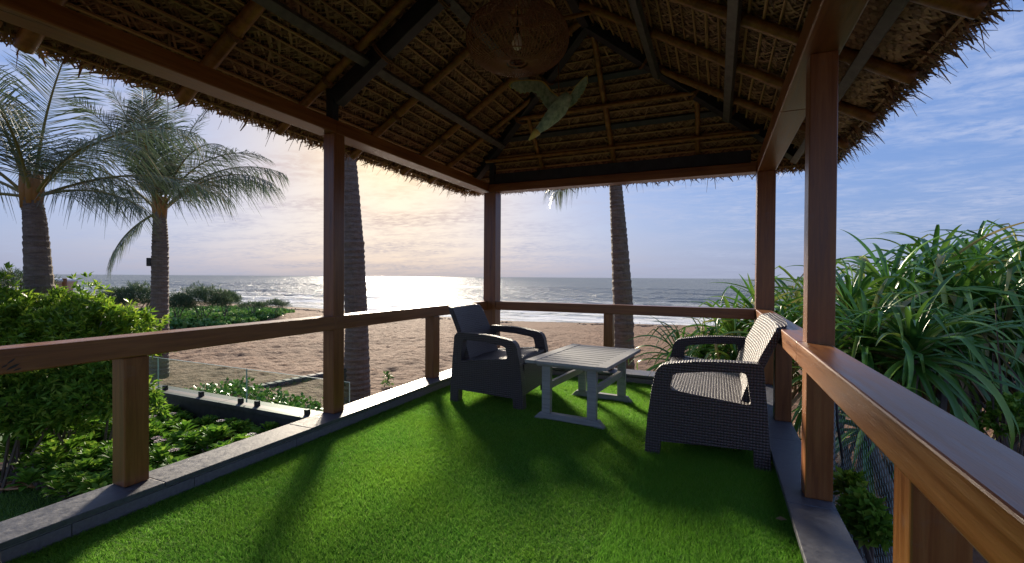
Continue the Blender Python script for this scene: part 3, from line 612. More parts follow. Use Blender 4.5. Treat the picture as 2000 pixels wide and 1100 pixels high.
# coffee table
tb = tag(empty('coffee_table', (1.485, 3.565, 0), R(-5)), 'low grey slatted wooden coffee table standing on the artificial grass', 'table')
TWd, TLn, TH = 0.62, 0.95, 0.445
for sg in (-1, 1):
    MB().box((sg*(TWd/2-0.04), 0, TH-0.012), (0.08, TLn, 0.024)).build('side_board', TABLE, tb, bevel=0.003)
ns = 11; sw = TLn/ns
for k in range(ns):
    MB().box((0, -TLn/2+sw*(k+0.5), TH-0.013), (TWd-0.164, sw-0.013, 0.021)).build('slat', TABLE, tb, bevel=0.002)
for sg in (-1, 1):
    y0 = sg*0.375
    for sx in (-1, 1): MB().box((sx*0.175, y0, (0.052+TH-0.05)/2), (0.066, 0.042, TH-0.05-0.052)).build('leg', TABLE, tb, bevel=0.003)
    MB().plate([[(-0.275, 0.0), (-0.20, 0.0), (-0.19, 0.008), (0.19, 0.008), (0.20, 0.0), (0.275, 0.0), (0.225, 0.052), (-0.225, 0.052)]], 0.05, lambda a, b, q: (a, y0+q, b)).build('foot', TABLE, tb, bevel=0.003)
    MB().box((0, y0, TH-0.037), (0.50, 0.05, 0.026)).build('apron', TABLE, tb, bevel=0.002)
for sx in (-1, 1):
    MB().box((sx*0.175, 0, 0.245), (0.03, 0.705, 0.05)).build('stretcher', TABLE, tb, bevel=0.002)

# ------------------------------------------------------------------ lamp and bird under the roof
LC = Vector((1.374, 2.395, 2.395)); lamp = tag(empty('rattan_pendant_lamp', LC), 'round woven rattan pendant lamp hanging from the ridge', 'lamp')
def shell(th, ph, a=0.29, b=0.165):
    r = a*abs(math.sin(ph))**0.85; return Vector((r*math.cos(th), r*math.sin(th), b*math.cos(ph)+ (0.035*math.exp(-((ph-math.pi)/0.30)**2))))
mb = MB()
for k in range(68):
    th = 2*math.pi*k/68; mb.tube([shell(th+0.55*(p/24), 0.12+(math.pi-0.28)*p/24) for p in range(25)], 0.0026, 4)
mb.build('shade', RATTAN, lamp)
mb = MB()
for k in range(26):
    th = 2*math.pi*k/26; mb.tube([shell(th-0.9*(p/20), 0.12+(math.pi-0.34)*p/20, 0.27, 0.15) for p in range(21)], 0.0018, 3)
for z in (0.14, 0.5, 1.0, 1.5, 2.0, 2.5, 2.9):
    mb.tube([shell(2*math.pi*k/40, z, 0.284, 0.16) for k in range(40)], 0.0028, 4, closed=True)
mb.build('inner_weave', RATTAN, lamp)
MB().tube([(0.05*math.cos(2*math.pi*k/24), 0.05*math.sin(2*math.pi*k/24), -0.125) for k in range(24)], 0.006, 6, closed=True).build('bottom_ring', RATTAN, lamp)
MB().tube([(0, 0, -0.055), (0, 0, -0.045), (0, 0, -0.02), (0, 0, 0.01), (0, 0, 0.03)], [0.012, 0.026, 0.032, 0.022, 0.014], 12).build('bulb', BULB, lamp, smooth=True)
MB().tube([(0, 0, 0.03), (0, 0, 0.07)], 0.016, 10).build('socket', BLACK, lamp)
MB().tube([(0, 0, 0.07), (0, 0, AZ-0.11-LC.z)], 0.004, 6).build('cord', BLACK, lamp)
# bird: laid out around its centre, hung from a rope
BD = 2.75
def bp(u, v, o=0): return Vector(dep(u, v, BD+o))
bc = bp(1085, 205); bird = tag(empty('carved_bird', bc), 'green carved wooden bird ornament with yellow-edged wings hanging on a rope', 'ornament')
def bl(u, v, o=0): return bp(u, v, o)-bc
path = [(1033, 274), (1043, 264), (1052, 254), (1065, 242), (1080, 226), (1092, 212), (1100, 200), (1107, 190), (1112, 184)]
rad = [0.003, 0.011, 0.022, 0.034, 0.047, 0.052, 0.046, 0.034, 0.022]
MB().tube([bl(u, v, 0.02*math.sin(i*0.4)) for i, (u, v) in enumerate(path)], rad, 14).build('body', BIRD, bird, smooth=True)
MB().tube([bl(1033, 274), bl(1041, 266, 0.006), bl(1049, 257, 0.01)], [0.0045, 0.016, 0.026], 10).build('beak', BIRDY, bird, smooth=True)
def wing(name, outline, th, tilt):
    cx_ = np.mean([p[0] for p in outline]); cy_ = np.mean([p[1] for p in outline])
    fn = lambda k: (lambda a, b, q: bl(cx_+(a-cx_)*k, cy_+(b-cy_)*k, q+tilt*(a-cx_)/100+0.02*math.sin((a-cx_)/30)))
    w = MB().plate([outline], th, fn(0.92)).build(name, BIRD, bird)
    MB().plate([outline], th*0.7, lambda a, b, q: fn(1.0)(a, b, q+0.012)).build('feather_edge', BIRDY, w)
def scal(p0, p1, n, dep_):
    out = []; p0, p1 = np.array(p0, float), np.array(p1, float); d = p1-p0; nn = np.array([-d[1], d[0]])/np.hypot(*d)
    for k in range(n):
        for s in (0.0, 0.25, 0.5, 0.75): out.append(tuple(p0+d*(k+s)/n+nn*dep_*math.sin(math.pi*s)))
    return out
wing('wing', [(1100, 196), (1090, 187), (1078, 178), (1069, 166), (1060, 158), (1048, 156), (1030, 155.5), (1010, 157), (1000, 158.5), (995, 162), (993, 167)]+scal((997, 173), (1015, 184), 2, -2.5)+scal((1015, 184), (1043, 181), 3, -3)+scal((1043, 181), (1057, 196), 2, -3)+scal((1057, 196), (1064, 210), 2, -3)+[(1072, 216), (1082, 214)], 0.022, 0.18)
wing('wing', [(1103, 205), (1107, 192), (1114, 184), (1124, 168), (1135, 156), (1146, 147), (1149, 150)]+scal((1148, 158), (1140, 178), 3, -2.2)+scal((1140, 178), (1122, 203), 3, -2.2)+[(1112, 212)], 0.022, -0.16)
MB().tube([bl(1092, 190), bl(1091, 165, 0.03), bl(1091, 120, 0.08), Vector((AX+0.02, 2.95, AZ-0.10))-bc], 0.004, 5).build('rope', ROPE, bird)

# ------------------------------------------------------------------ palms
def palm(name, pts, rads, crown, fronds, label, flen, seed, spear=True, lscale=1.0):
    rs = random.Random(seed); b0 = Vector(pts[0]); p = tag(empty(name, b0), label, 'palm tree', 'palm trees by the beach')
    # ringed trunk
    path, rad = [], []; n = 150; tl = sum((Vector(b)-Vector(a)).length for a, b in zip(pts, pts[1:])); nxt, last, amp = 0.0, 0.0, 0.06
    cum = np.linspace(0, 1, len(pts)); pa = np.array(pts, float)
    for i in range(n+1):
        t = i/n; q = [np.interp(t, cum, pa[:, k]) for k in range(3)]; path.append(Vector(q)-b0); r = np.interp(t, np.linspace(0, 1, len(rads)), rads)
        
        if t*tl >= nxt: last = t*tl; nxt = last+rs.uniform(0.045, 0.10); amp = rs.uniform(0.05, 0.11)
        rad.append(r*(0.96+amp*min(1.0, (t*tl-last)/max(0.02, nxt-last)))*rs.uniform(0.99, 1.012))
    MB().tube(path, rad, 18).build('trunk', TRUNK, p, smooth=False)
    top = path[-1]
    for fi, (az, el, L, dr) in enumerate(fronds):
        L *= flen; m_ = 26; h = Vector((math.cos(az), math.sin(az), 0)); side = Vector((-math.sin(az), math.cos(az), 0)); pt = top+h*0.03; pth = [pt.copy()]; tang = []
        for k in range(m_):
            e = el-dr*(k/m_)**1.35; d = h*math.cos(e)+Vector((0, 0, math.sin(e))); tang.append(d); pt = pt+d*L/m_; pth.append(pt.copy())
        tang.append(tang[-1]); vs, fs = [], []; nl = int(88*lscale)
        for k in range(nl):
            t = 0.14+0.86*k/nl; i = min(int(t*m_), m_-1); q = pth[i].lerp(pth[i+1], t*m_-i); d = tang[i]; nrm = side.cross(d)
            ll = L*0.30*(math.sin(math.pi*(0.10+0.85*t))**0.7)*rs.uniform(0.8, 1.12)+0.05
            for sg in (-1, 1):
                lift = rs.uniform(-0.15, 0.25); dd = (side*sg*rs.uniform(0.75, 0.95)+d*rs.uniform(0.45, 0.8)+nrm*-1*lift*0.6).normalized()
                w = 0.0135*rs.uniform(0.7, 1.1)*flen/2.0; ws = d*w/2; dg = rs.uniform(0.35, 0.95)*(1 if el < 1.1 else 0.3)
                p1 = q+dd*ll*0.55+Vector((0, 0, -ll*dg*0.25)); p2 = q+dd*ll*0.93+Vector((0, 0, -ll*dg)); i0 = len(vs)
                vs += [q-ws*0.7, q+ws*0.7, p1+ws, p1-ws, p2+ws*0.12, p2-ws*0.12]; fs += [(i0, i0+1, i0+2, i0+3), (i0+3, i0+2, i0+4, i0+5)]
        me = bpy.data.meshes.new('frond'); me.from_pydata([tuple(v) for v in vs], [], fs); f = link('frond', me, FROND, p)
        MB().tube(pth, [0.020*(1-0.9*k/m_)*flen/2.2+0.002 for k in range(m_+1)], 5).build('rachis', RACH, f, smooth=True)
    mb = MB()
    for k in range(9):
        a = k*2.4; r0 = rads[-1]; h = Vector((math.cos(a), math.sin(a), 0)); mb.tube([top+h*r0*0.7+Vector((0, 0, -0.12)), top+h*r0*0.75+Vector((0, 0, 0.10)), top+h*r0*1.0+Vector((0, 0, 0.28))], [0.035, 0.045, 0.012], 6)
    mb.build('crown_sheath', SHEATH, p, smooth=True); return p
cr = math.atan2(rt[1], rt[0])             # azimuth that points right in the picture
def fr(right, toward, el, L, dr): return (cr+math.atan2(-toward, right) if False else math.atan2(rt[1]*right-fw[1]*toward, rt[0]*right-fw[0]*toward), R(el), L, R(dr))
b1 = onz(72, 915, -1.0); D1 = float((b1-CAM)@fw)
palm('palm_tree', [b1, dep(78, 700, D1), dep(77, 560, D1), dep(68, 430, D1), dep(62, 385, D1)], [0.15, 0.125, 0.118, 0.095, 0.08], None,
     [fr(1, .3, 42, 1.0, 70), fr(1, -.5, 30, 1.05, 62), fr(.6, .9, 55, .95, 80), fr(-.7, .6, 50, 1, 70), fr(-1, 0, 30, 1, 75), fr(.1, 1, 72, 1, 45), fr(.3, -1, 65, 1, 60), fr(.5, .2, 78, 1.0, 35), fr(-.3, .1, 82, 1, 30), fr(1, .1, 12, .75, 45), fr(-1, .5, 5, .8, 50), fr(.8, -.2, 58, 1.05, 75)],
     'stout ringed palm rising out of the bright green hedge', 1.75, 3)
b2 = onz(310, 737, -0.8); D2 = float((b2-CAM)@fw)
palm('palm_tree', [b2, dep(312, 600, D2), dep(313, 480, D2), dep(312, 415, D2)], [0.16, 0.135, 0.125, 0.10], None,
     [fr(1, .1, 42, 1.02, 72), fr(1, .5, 62, 1, 85), fr(.9, -.4, 56, 1.02, 78), fr(-1, .2, 50, 1, 75), fr(-1, -.5, 36, 1.0, 70), fr(-.5, .5, -38, .55, 48), fr(-.06, 1, 80, .8, 10), fr(.06, .6, 83, .85, 10), fr(.4, .9, 66, .95, 70), fr(-.3, .9, 72, .9, 50), fr(.08, .4, 84, .92, 16), fr(-.10, -.3, 86, .95, 16), fr(.2, -.3, 80, .95, 22), fr(-.2, .3, 80, .9, 20), fr(.6, -1, 50, 1, 70), fr(1, -.1, 66, 1.0, 88)],
     'slim palm with a black spotlight on its trunk behind the glass screen', 2.3, 5)
b3 = onz(697, 790, -0.85); D3 = float((b3-CAM)@fw)
palm('palm_tree', [b3, dep(697, 640, D3), dep(690, 480, D3), dep(680, 320, D3), dep(668, 150, D3), dep(660, -60, D3)], [0.205, 0.165, 0.155, 0.125, 0.11, 0.10], None,
     [fr(math.cos(a), math.sin(a), 55-(k % 3)*22, 1, 70) for k, a in enumerate(np.arange(12)*2.4)], 'thick ringed palm trunk right behind the middle post of the railing', 2.3, 8)
D4 = 7.1; b4 = dep(1219, 781, D4); b4[2] = -0.86
palm('palm_tree', [b4, dep(1217, 600, D4), dep(1209, 460, D4), dep(1203, 370, D4), dep(1201, 325, D4)], [0.165, 0.155, 0.125, 0.10, 0.095], None,
     [fr(-1, .2, 18, .62, 95), fr(-1, .6, 40, .8, 60), fr(1, .2, 45, 1, 50), fr(.3, 1, 60, 1, 60), fr(.2, -1, 50, 1, 60), fr(-.3, -1, 65, 1, 50), fr(.1, .1, 85, 1, 20), fr(-.8, -.5, 12, .6, 85), fr(.9, -.5, 55, 1, 60)], 'ringed palm trunk seen past the far railing with drooping fronds under the eave', 2.0, 9)
# spotlight boxes strapped to trunks
def lampbox(p, sz, label, rz=YAW):
    t = tag(empty('spotlight', Vector(p), rz), label, 'spotlight'); MB().box((0, 0, 0), sz).build('housing', BLACK, t, bevel=0.008); MB().box((0, -sz[1]/2-0.004, 0), (sz[0]*0.8, 0.008, sz[2]*0.8)).build('lens', CHROME, t); MB().box((sz[0]/2+0.02, 0, 0), (0.05, 0.03, 0.05)).build('bracket', BLACK, t)
lampbox(dep(295, 512, D2-0.02), (0.10, 0.10, 0.15), 'small black spotlight box fixed high on the slim palm')
lampbox(dep(681, 736, D3-0.1), (0.12, 0.10, 0.26), 'black box strapped low on the thick palm behind the middle post')

# ------------------------------------------------------------------ left garden
def shrub(name, c, sem, n, L, Wd, m, label, cat, seed, stems=5, rot=YAW, ground=-1.0, group=None, up_=0.45, clump=0.5):
    """leaves in whorls on the outer part of a lumpy crown"""
    g = np.random.default_rng(seed); nb = n//9
    d = g.normal(size=(nb, 3)); d /= np.linalg.norm(d, axis=1, keepdims=True); d[:, 2] = np.abs(d[:, 2])*1.0-0.35*g.random(nb)
    r = g.uniform(0.62, 1.02, nb)*(0.86+0.28*np.sin(d[:, 0]*5+seed)*np.sin(d[:, 1]*6+1)*np.sin(d[:, 2]*5)); loc = d*r[:, None]*np.array(sem)
    cz, sz = math.cos(rot), math.sin(rot); loc = np.stack([loc[:, 0]*cz-loc[:, 1]*sz, loc[:, 0]*sz+loc[:, 1]*cz, loc[:, 2]], 1)
    pos = np.repeat(loc, 9, 0)+g.normal(size=(nb*9, 3))*L*0.12; o_ = np.repeat(d, 9, 0)
    dirs = g.normal(size=(nb*9, 3))*0.75+o_*0.6+np.array([0, 0, up_]); V, F = leafcloud(pos, dirs, L, Wd, 0.12)
    t = tag(empty(name, (c[0], c[1], ground)), label, cat, group); off = Vector((0, 0, c[2]-ground))
    cr_ = link('crown', npmesh('crown', V+np.array(off), F), m, t); mb = MB()
    for k in range(stems):
        a = g.uniform(0, 6.28); e = Vector((math.cos(a)*sem[0]*0.55, math.sin(a)*sem[1]*0.55, sem[2]*0.4))+off; s0 = Vector((g.uniform(-.1, .1), g.uniform(-.1, .1), -0.02)); mb.tube([s0, s0.lerp(e, 0.5)+Vector((g.uniform(-.1, .1), g.uniform(-.1, .1), 0.05)), e], [0.016, 0.012, 0.006], 6)
    mb.build('stem', BARK, t); return t
shrub('hedge_shrub', dep(120, 668, 4.75), (1.02, 0.62, 0.62), 26000, 0.080, 0.021, HEDGE, 'big rounded light green hedge bush with narrow glossy leaves', 'shrub', 4)
shrub('hedge_shrub', dep(-95, 655, 4.3), (0.85, 0.6, 0.72), 14000, 0.080, 0.021, HEDGE, 'light green hedge bush cut by the picture edge in front of the stout palm', 'shrub', 9)
shrub('hedge_shrub', dep(10, 815, 4.35), (0.72, 0.40, 0.52), 11000, 0.10, 0.028, ROSE, 'dark green leafy bush below the railing beside the stout palm trunk', 'shrub', 6)
shrub('hedge_shrub', dep(175, 785, 4.55), (0.72, 0.42, 0.55), 9500, 0.095, 0.026, ROSE, 'dark green leafy bush between the light hedge and the rosette bed', 'shrub', 12, stems=3)
# low wall with glass screen
wy = 3.67; wl = tag(empty('garden_wall', (-3.0, wy, -1.1)), 'low black garden wall carrying a clear glass screen', 'wall')
def wpart(name, mb, m, bev=0): o = mb.build(name, m, wl, bevel=bev); o.matrix_parent_inverse = Matrix.Translation(-wl.location); return o
wpart('wall_body', MB().box((-3.35, wy+0.10, -0.82), (4.6, 0.20, 0.60)), WALLD)
for a, b in ((-5.65, -4.45), (-4.448, -3.10), (-3.098, -1.75), (-1.748, -1.05)):
    wpart('coping_slab', MB().box(((a+b)/2, wy+0.09, -0.52), (b-a-0.003, 0.26, 0.05)), WALLD, 0.003)
for a, b in ((-5.6, -4.50), (-4.49, -2.73), (-2.72, -1.12)):
    gp = wpart('glass_panel', MB().box(((a+b)/2, wy+0.06, -0.275), (b-a, 0.012, 0.40)), GLASS); MB().box(((a+b)/2, wy+0.06, -0.0735), (b-a, 0.012, 0.003)).box((a-0.0015, wy+0.06, -0.275), (0.003, 0.012, 0.40)).box((b+0.0015, wy+0.06, -0.275), (0.003, 0.012, 0.40)).build('polished_edge', GEDGE, gp)
for x_ in (-5.3, -4.75, -4.34, -3.58, -2.83, -2.54, -1.73, -1.3): wpart('clamp', MB().box((x_, wy+0.06, -0.47), (0.05, 0.05, 0.07)), CHROME, 0.005)
# rosette plants
def rosette_mesh(seed, n=26, L=0.15, Wd=0.05, hgt=0.28, stems=4):
    g = np.random.default_rng(seed); vs, fs = [], []
    for s_ in range(stems):
        a0 = g.uniform(0, 6.28); rr = g.uniform(0.02, 0.17); c = Vector((math.cos(a0)*rr, math.sin(a0)*rr, hgt*g.uniform(0.7, 1.1))); axis = (Vector((math.cos(a0), math.sin(a0), 0))*0.35+Vector((0, 0, 1))).normalized()
        for k in range(n):
            a = k*2.4+g.uniform(-.2, .2); e = R(70-62*k/n+g.uniform(-6, 6)); d = Vector((math.cos(a)*math.cos(e), math.sin(a)*math.cos(e), math.sin(e))); d = (d+axis*0.15).normalized(); s = d.cross(Vector((0, 0, 1))).normalized(); nr = s.cross(d)
            l = L*g.uniform(0.75, 1.15)*(0.6+0.4*min(1, k/6)); w = Wd*g.uniform(0.8, 1.1); p = c-Vector((0, 0, 0.05*k/n)); i = len(vs); dz = Vector((0, 0, -l*0.22))
            vs += [p, p+d*l*.35+s*w*.32+nr*.006, p+d*l*.35-s*w*.32+nr*.006, p+d*l*.72+s*w*.5+nr*.008+dz*.3, p+d*l*.72-s*w*.5+nr*.008+dz*.3, p+d*l+dz, p+d*l*.38-nr*.004, p+d*l*.72-nr*.004+dz*.3]
            fs += [(i, i+1, i+6), (i, i+6, i+2), (i+1, i+3, i+7, i+6), (i+6, i+7, i+4, i+2), (i+3, i+5, i+7), (i+7, i+5, i+4)]
    me = bpy.data.meshes.new('foliage'); me.from_pydata([tuple(v) for v in vs], [], fs); me.materials.append(ROSE); return me
RM = [rosette_mesh(k) for k in range(5)]
sm = MB(); [sm.tube([(0, 0, -0.02), (math.cos(a)*0.05, math.sin(a)*0.05, 0.14), (math.cos(a)*0.10, math.sin(a)*0.10, 0.26)], [0.012, 0.01, 0.007], 5) for a in (0.3, 1.9, 3.4, 5)]; SMs = sm.mesh('stem'); SMs.materials.append(BARK)
def flower_mesh():
    mb = MB()
    for k in range(14):
        a = k*2.4; r = 0.012+0.03*(k/14)**.5; c = Vector((math.cos(a)*r, math.sin(a)*r, 0.035-r*0.5))
        for j in range(4):
            b = j*1.571+a; d = Vector((math.cos(b), math.sin(b), 0.3)).normalized(); s = Vector((-math.sin(b), math.cos(b), 0)); mb.add([c, c+d*.010+s*.004, c+d*.018, c+d*.010-s*.004], [(0, 1, 2, 3)])
    me = bpy.data.meshes.new('flower_cluster'); me.from_pydata(mb.v, [], mb.f); me.materials.append(PINK); return me
FM = flower_mesh(); spots = []
g = random.Random(5); tries = 0
while len(spots) < 150 and tries < 6000:
    tries += 1; x_, y_ = g.uniform(-4.25, -0.35), g.uniform(1.75, 3.55)
    if y_ < 2.05+max(0, (-x_-2.6))*0.10: continue
    if all((x_-a)**2+(y_-b)**2 > 0.155**2 for a, b in spots): spots.append((x_, y_))
fl = 0
for k, (x_, y_) in enumerate(spots):
    z_ = -1.0+0.04*min(1, max(0, (y_-2.0)/1.2)); sc = g.uniform(0.85, 1.25)*(0.85 if y_ > 3.1 else 1)
    t = tag(empty('rosette_plant', (x_, y_, z_), g.uniform(0, 6.28)), ('broad-leaved rosette plant carrying a pink flower cluster in the planting bed' if k % 15 == 0 else 'glossy green rosette plant without flowers '+('right below the dark garden wall' if y_ > 3.15 else 'tucked against the pavilion kerb' if x_ > -1.5 else 'at the lawn edge beside the striped spider plants' if y_ < 2.35 else 'in the middle of the planting bed')), 'plant', 'rosette plants in the planting bed'); t.scale = (sc,)*3
    link('foliage', RM[k % 5], ROSE, t); link('stem', SMs, BARK, t)
    if k % 15 == 0: f = link('flower_cluster', FM, PINK, t); f.location = (0.03, 0.02, 0.42)
bed = struct(MB().box((-2.3, 2.9, -1.0), (4.2, 1.5, 0.10)).build('planting_bed', mat('soil', (0.035, 0.024, 0.016), 0.95)))
def strapmesh(n, L, w, seed, droop=1.5, name='foliage'):
    g = np.random.default_rng(seed); V, F = [], []
    for k in range(n):
        a = g.uniform(0, 6.28); e = R(g.uniform(35, 85)); l = L*g.uniform(.7, 1.2); p = Vector((0, 0, 0)); h = Vector((math.cos(a), math.sin(a), 0)); s = Vector((-math.sin(a), math.cos(a), 0)); i0 = len(V)
        for q in range(6):
            ww = w*(1-0.85*(q/5)**2)/2; V += [p-s*ww, p+s*ww]; ee = e-droop*(q/5); p = p+(h*math.cos(ee)+Vector((0, 0, math.sin(ee))))*l/5
        F += [(i0+2*q, i0+2*q+1, i0+2*q+3, i0+2*q+2) for q in range(5)]
    me = bpy.data.meshes.new(name); me.from_pydata([tuple(v) for v in V], [], F); return me
SPM = [strapmesh(34, 0.30, 0.016, s) for s in (1, 2, 3)]
for k, (u, v) in enumerate([(95, 925), (130, 915), (165, 935), (115, 895), (200, 945), (150, 950), (80, 905), (225, 960)]):
    p = onz(u, v, -1.0); t = tag(empty('spider_plant', p, k*1.3), 'small striped pale green spider plant at the lawn edge of the bed', 'plant', 'spider plants along the bed'); link('foliage', SPM[k % 3], SPID, t)
# hose
mb = MB(); pts = []; c = onz(15, 935, -0.985)
for k in range(150):
    a = k*0.21; r = 0.30+0.10*math.sin(k*0.37)+0.0006*k; pts.append((c[0]+math.cos(a)*r*1.25, c[1]+math.sin(a)*r*0.62, -0.975+0.012*(k % 30)/10+0.004*math.sin(k)))
q = onz(12, 850, -0.75); pts += [tuple(onz(22, 905, -0.93)), tuple(onz(12, 880, -0.8)), tuple(q), (q[0]-0.05, q[1]+0.02, -0.4)]
tag(mb.tube(pts, 0.010, 6).build('garden_hose', HOSE, smooth=True), 'tan garden hose lying coiled on the lawn', 'hose')
# beach creepers and dune bushes
def scatter_creeper(name, poly, n, label, L=0.10, hz_=0.05):
    poly = np.array(poly); lo_, hi_ = poly.min(0), poly.max(0); P = rng.uniform(lo_, hi_, (n*3, 2)); ins = np.zeros(len(P), bool); j = len(poly)-1
    for i in range(len(poly)):
        xi, yi, xj, yj = *poly[i], *poly[j]; c = ((yi > P[:, 1]) != (yj > P[:, 1])) & (P[:, 0] < (xj-xi)*(P[:, 1]-yi)/(yj-yi+1e-9)+xi); ins ^= c; j = i
    keep = ins & (vnoise(P[:, 0]*1.3, P[:, 1]*1.3) > 0.25); P = P[keep][:n]; z = sandz(P[:, 0], P[:, 1])+rng.uniform(0.0, hz_, len(P)); pos = np.stack([P[:, 0], P[:, 1], z], 1)
    d = rng.normal(size=(len(P), 3))+np.array([0, 0, 0.8]); V, F = leafcloud(pos, d, L, L*0.75, 0.1)
    return stuff(tag(link(name, npmesh(name, V, F), CREEP), label, 'ground cover'))
scatter_creeper('beach_creeper', [(-19.5, 18.8), (-21, 17), (-20.5, 11), (-17, 8.6), (-13.2, 8.6), (-12.6, 10.4), (-14.8, 14)], 26000, 'low green creeper spreading over the sand below the dune bushes', 0.16, 0.10)
scatter_creeper('beach_creeper', [(-4.6, 3.95), (-1.5, 3.95), (-1.9, 4.5), (-3.3, 4.7), (-4.8, 5.0)], 1500, 'scattered green weeds in the sand right behind the glass screen', 0.07, 0.16)
for k, (u, v, t, sx, sz_, n) in enumerate([(272, 590, 15.5, 0.9, 0.75, 5000), (395, 592, 16.5, 1.25, 0.75, 7000), (345, 600, 16.0, 0.6, 0.55, 2500), (440, 590, 17.5, 0.6, 0.5, 2600), (535, 598, 20, 0.75, 0.28, 1800), (225, 588, 15, 0.8, 0.5, 2500), (490, 600, 19, 0.6, 0.2, 1200), (30, 560, 9, 0.7, 0.35, 1800)]):
    c = dep(u, v, t); shrub('dune_bush', c, (sx, 0.7, sz_), n, 0.17, 0.014, DUNE, ['dark feathery dune bush left of the slim palm trunk', 'widest grey-green feathery dune bush behind the creeper', 'feathery dune bush just right of the slim palm trunk', 'small dune bush with bare twigs near the shore', 'low tufty dune bush at the seaward end of the creeper', 'dark dune bush showing above the hedge', 'lowest dune tuft beside the creeper and sea', 'grey bush with bare twigs beside the stout palm'][k], 'bush', 20+k, ground=float(sandz(np.array(c[0]), np.array(c[1]))), group='bushes on the dune', up_=0.9)
mb = MB(); c = dep(18, 555, 9.0); g = random.Random(3)
for k in range(16):
    p = Vector(c)+Vector((g.uniform(-.3, .3), g.uniform(-.3, .3), -0.3)); a = Vector((g.uniform(-.5, .5), g.uniform(-.5, .5), 1)).normalized(); mb.tube([p, p+a*0.35, p+a*0.55+Vector((g.uniform(-.15, .15), 0, 0.1))], [0.010, 0.006, 0.002], 4)
    for j in range(3): q = p+a*g.uniform(.2, .5); mb.tube([q, q+Vector((g.uniform(-.2, .2), g.uniform(-.2, .2), 0.18))], [0.004, 0.0015], 3)
tag(mb.build('bare_twigs', BARK), 'bare grey twigs standing up left of the stout palm', 'twigs')
# white awning on a post far left
c = Vector(dep(122, 556, 11)); t = tag(empty('beach_shelter', (c.x, c.y, -0.7)), 'small white cloth shelter on a brown post beyond the hedge', 'shelter')
MB().tube([(0.1, 0, 0), (0.1, 0, c.z+0.7+0.15)], 0.045, 8).build('post', WZ, t)
MB().plate([arc((-0.35, c.z+.55), (-.1, c.z+.95), (0.12, c.z+.82), 8)+arc((0.12, c.z+.78), (-.05, c.z+.62), (-0.3, c.z+.45), 6)], 0.5, lambda a, b, q: (a, q, b)).build('awning', WHITE, t)
# grey edging on the sand behind the glass
pa, pb, pc = onz(455, 772, -0.78), onz(545, 752, -0.78), onz(650, 732, -0.78); ed = tag(empty('beach_edging', pa), 'grey block edging half buried in the sand behind the glass', 'edging')
for k in range(12):
    t0, t1 = k/12, (k+.93)/12; f = lambda t: Vector(pa)*(1-t)**2+Vector(pb)*2*t*(1-t)+Vector(pc)*t*t
    o = MB().beam(f(t0), f(t1), 0.16, 0.14).build('block', CONC, ed, bevel=0.02); o.matrix_parent_inverse = Matrix.Translation(-Vector(pa))
# wrack line along the wash of the waves
n_ = 1500; wx = rng.uniform(-30, 12, n_); wx = wx[vnoise(wx*0.9, wx*0+3) > 0.42]; wyy = shore(wx)-2.2-1.6*vnoise(wx*0.35, wx*0+7)+rng.normal(0, 0.28, len(wx)); pos = np.stack([wx, wyy, sandz(wx, wyy)+0.015], 1)
V, F = leafcloud(pos, rng.normal(size=(len(wx), 3))*np.array([1, 1, 0.12]), 0.22, 0.06, 0.0); stuff(tag(link('seaweed', npmesh('seaweed', V, F), BARK), 'dark line of dried seaweed on the sand near the water', 'seaweed'))
# small sprig in the sand by the kerb
p = onz(757, 755, -0.8); t = tag(empty('seedling', p), 'single small green seedling in the sand near the thick palm', 'plant'); V, F = leafcloud(np.stack([rng.normal(0, .03, 60), rng.normal(0, .03, 60), rng.uniform(0, .22, 60)], 1), rng.normal(size=(60, 3))+np.array([0, 0, .5]), 0.09, 0.035); link('foliage', npmesh('foliage', V, F), CREEP, t)

# ------------------------------------------------------------------ right side: screw pines
def strapleaf(L, w, e0, dr, kink, seed):
    g = random.Random(seed); vs, fs = [], []; n = 14; p = Vector((0, 0, 0))
    for q in range(n+1):
        t = q/n; ww = w*(1-0.15*t)*(1-max(0, (t-0.55)/0.45)**1.6*0.96)/2; e = e0-dr*t**1.5-(kink if t > 0.62 else 0); d = Vector((math.cos(e), 0, math.sin(e))); nr = Vector((-math.sin(e), 0, math.cos(e)))
        vs += [p+Vector((0, -ww, 0))+nr*ww*0.55, p, p+Vector((0, ww, 0))+nr*ww*0.55]; p = p+d*L/n
    for q in range(n): i = q*3; fs += [(i, i+1, i+4, i+3), (i+1, i+2, i+5, i+4)]
    me = bpy.data.meshes.new('leaf'); me.from_pydata([tuple(v) for v in vs], [], fs); me.materials.append(PAND); me.polygons.foreach_set('use_smooth', [True]*len(me.polygons)); return me
LV = [strapleaf(random.uniform(0.8, 1.15), random.uniform(0.046, 0.062), 0, R(dr), R(kk), s) for s, (dr, kk) in enumerate([(60, 0), (95, 0), (125, 0), (70, 55), (45, 75), (140, 0), (100, 30), (80, 0)])]
LV2 = [m_.copy() for m_ in LV[:4]]
for m_ in LV2: m_.materials.clear(); m_.materials.append(DEADLEAF)
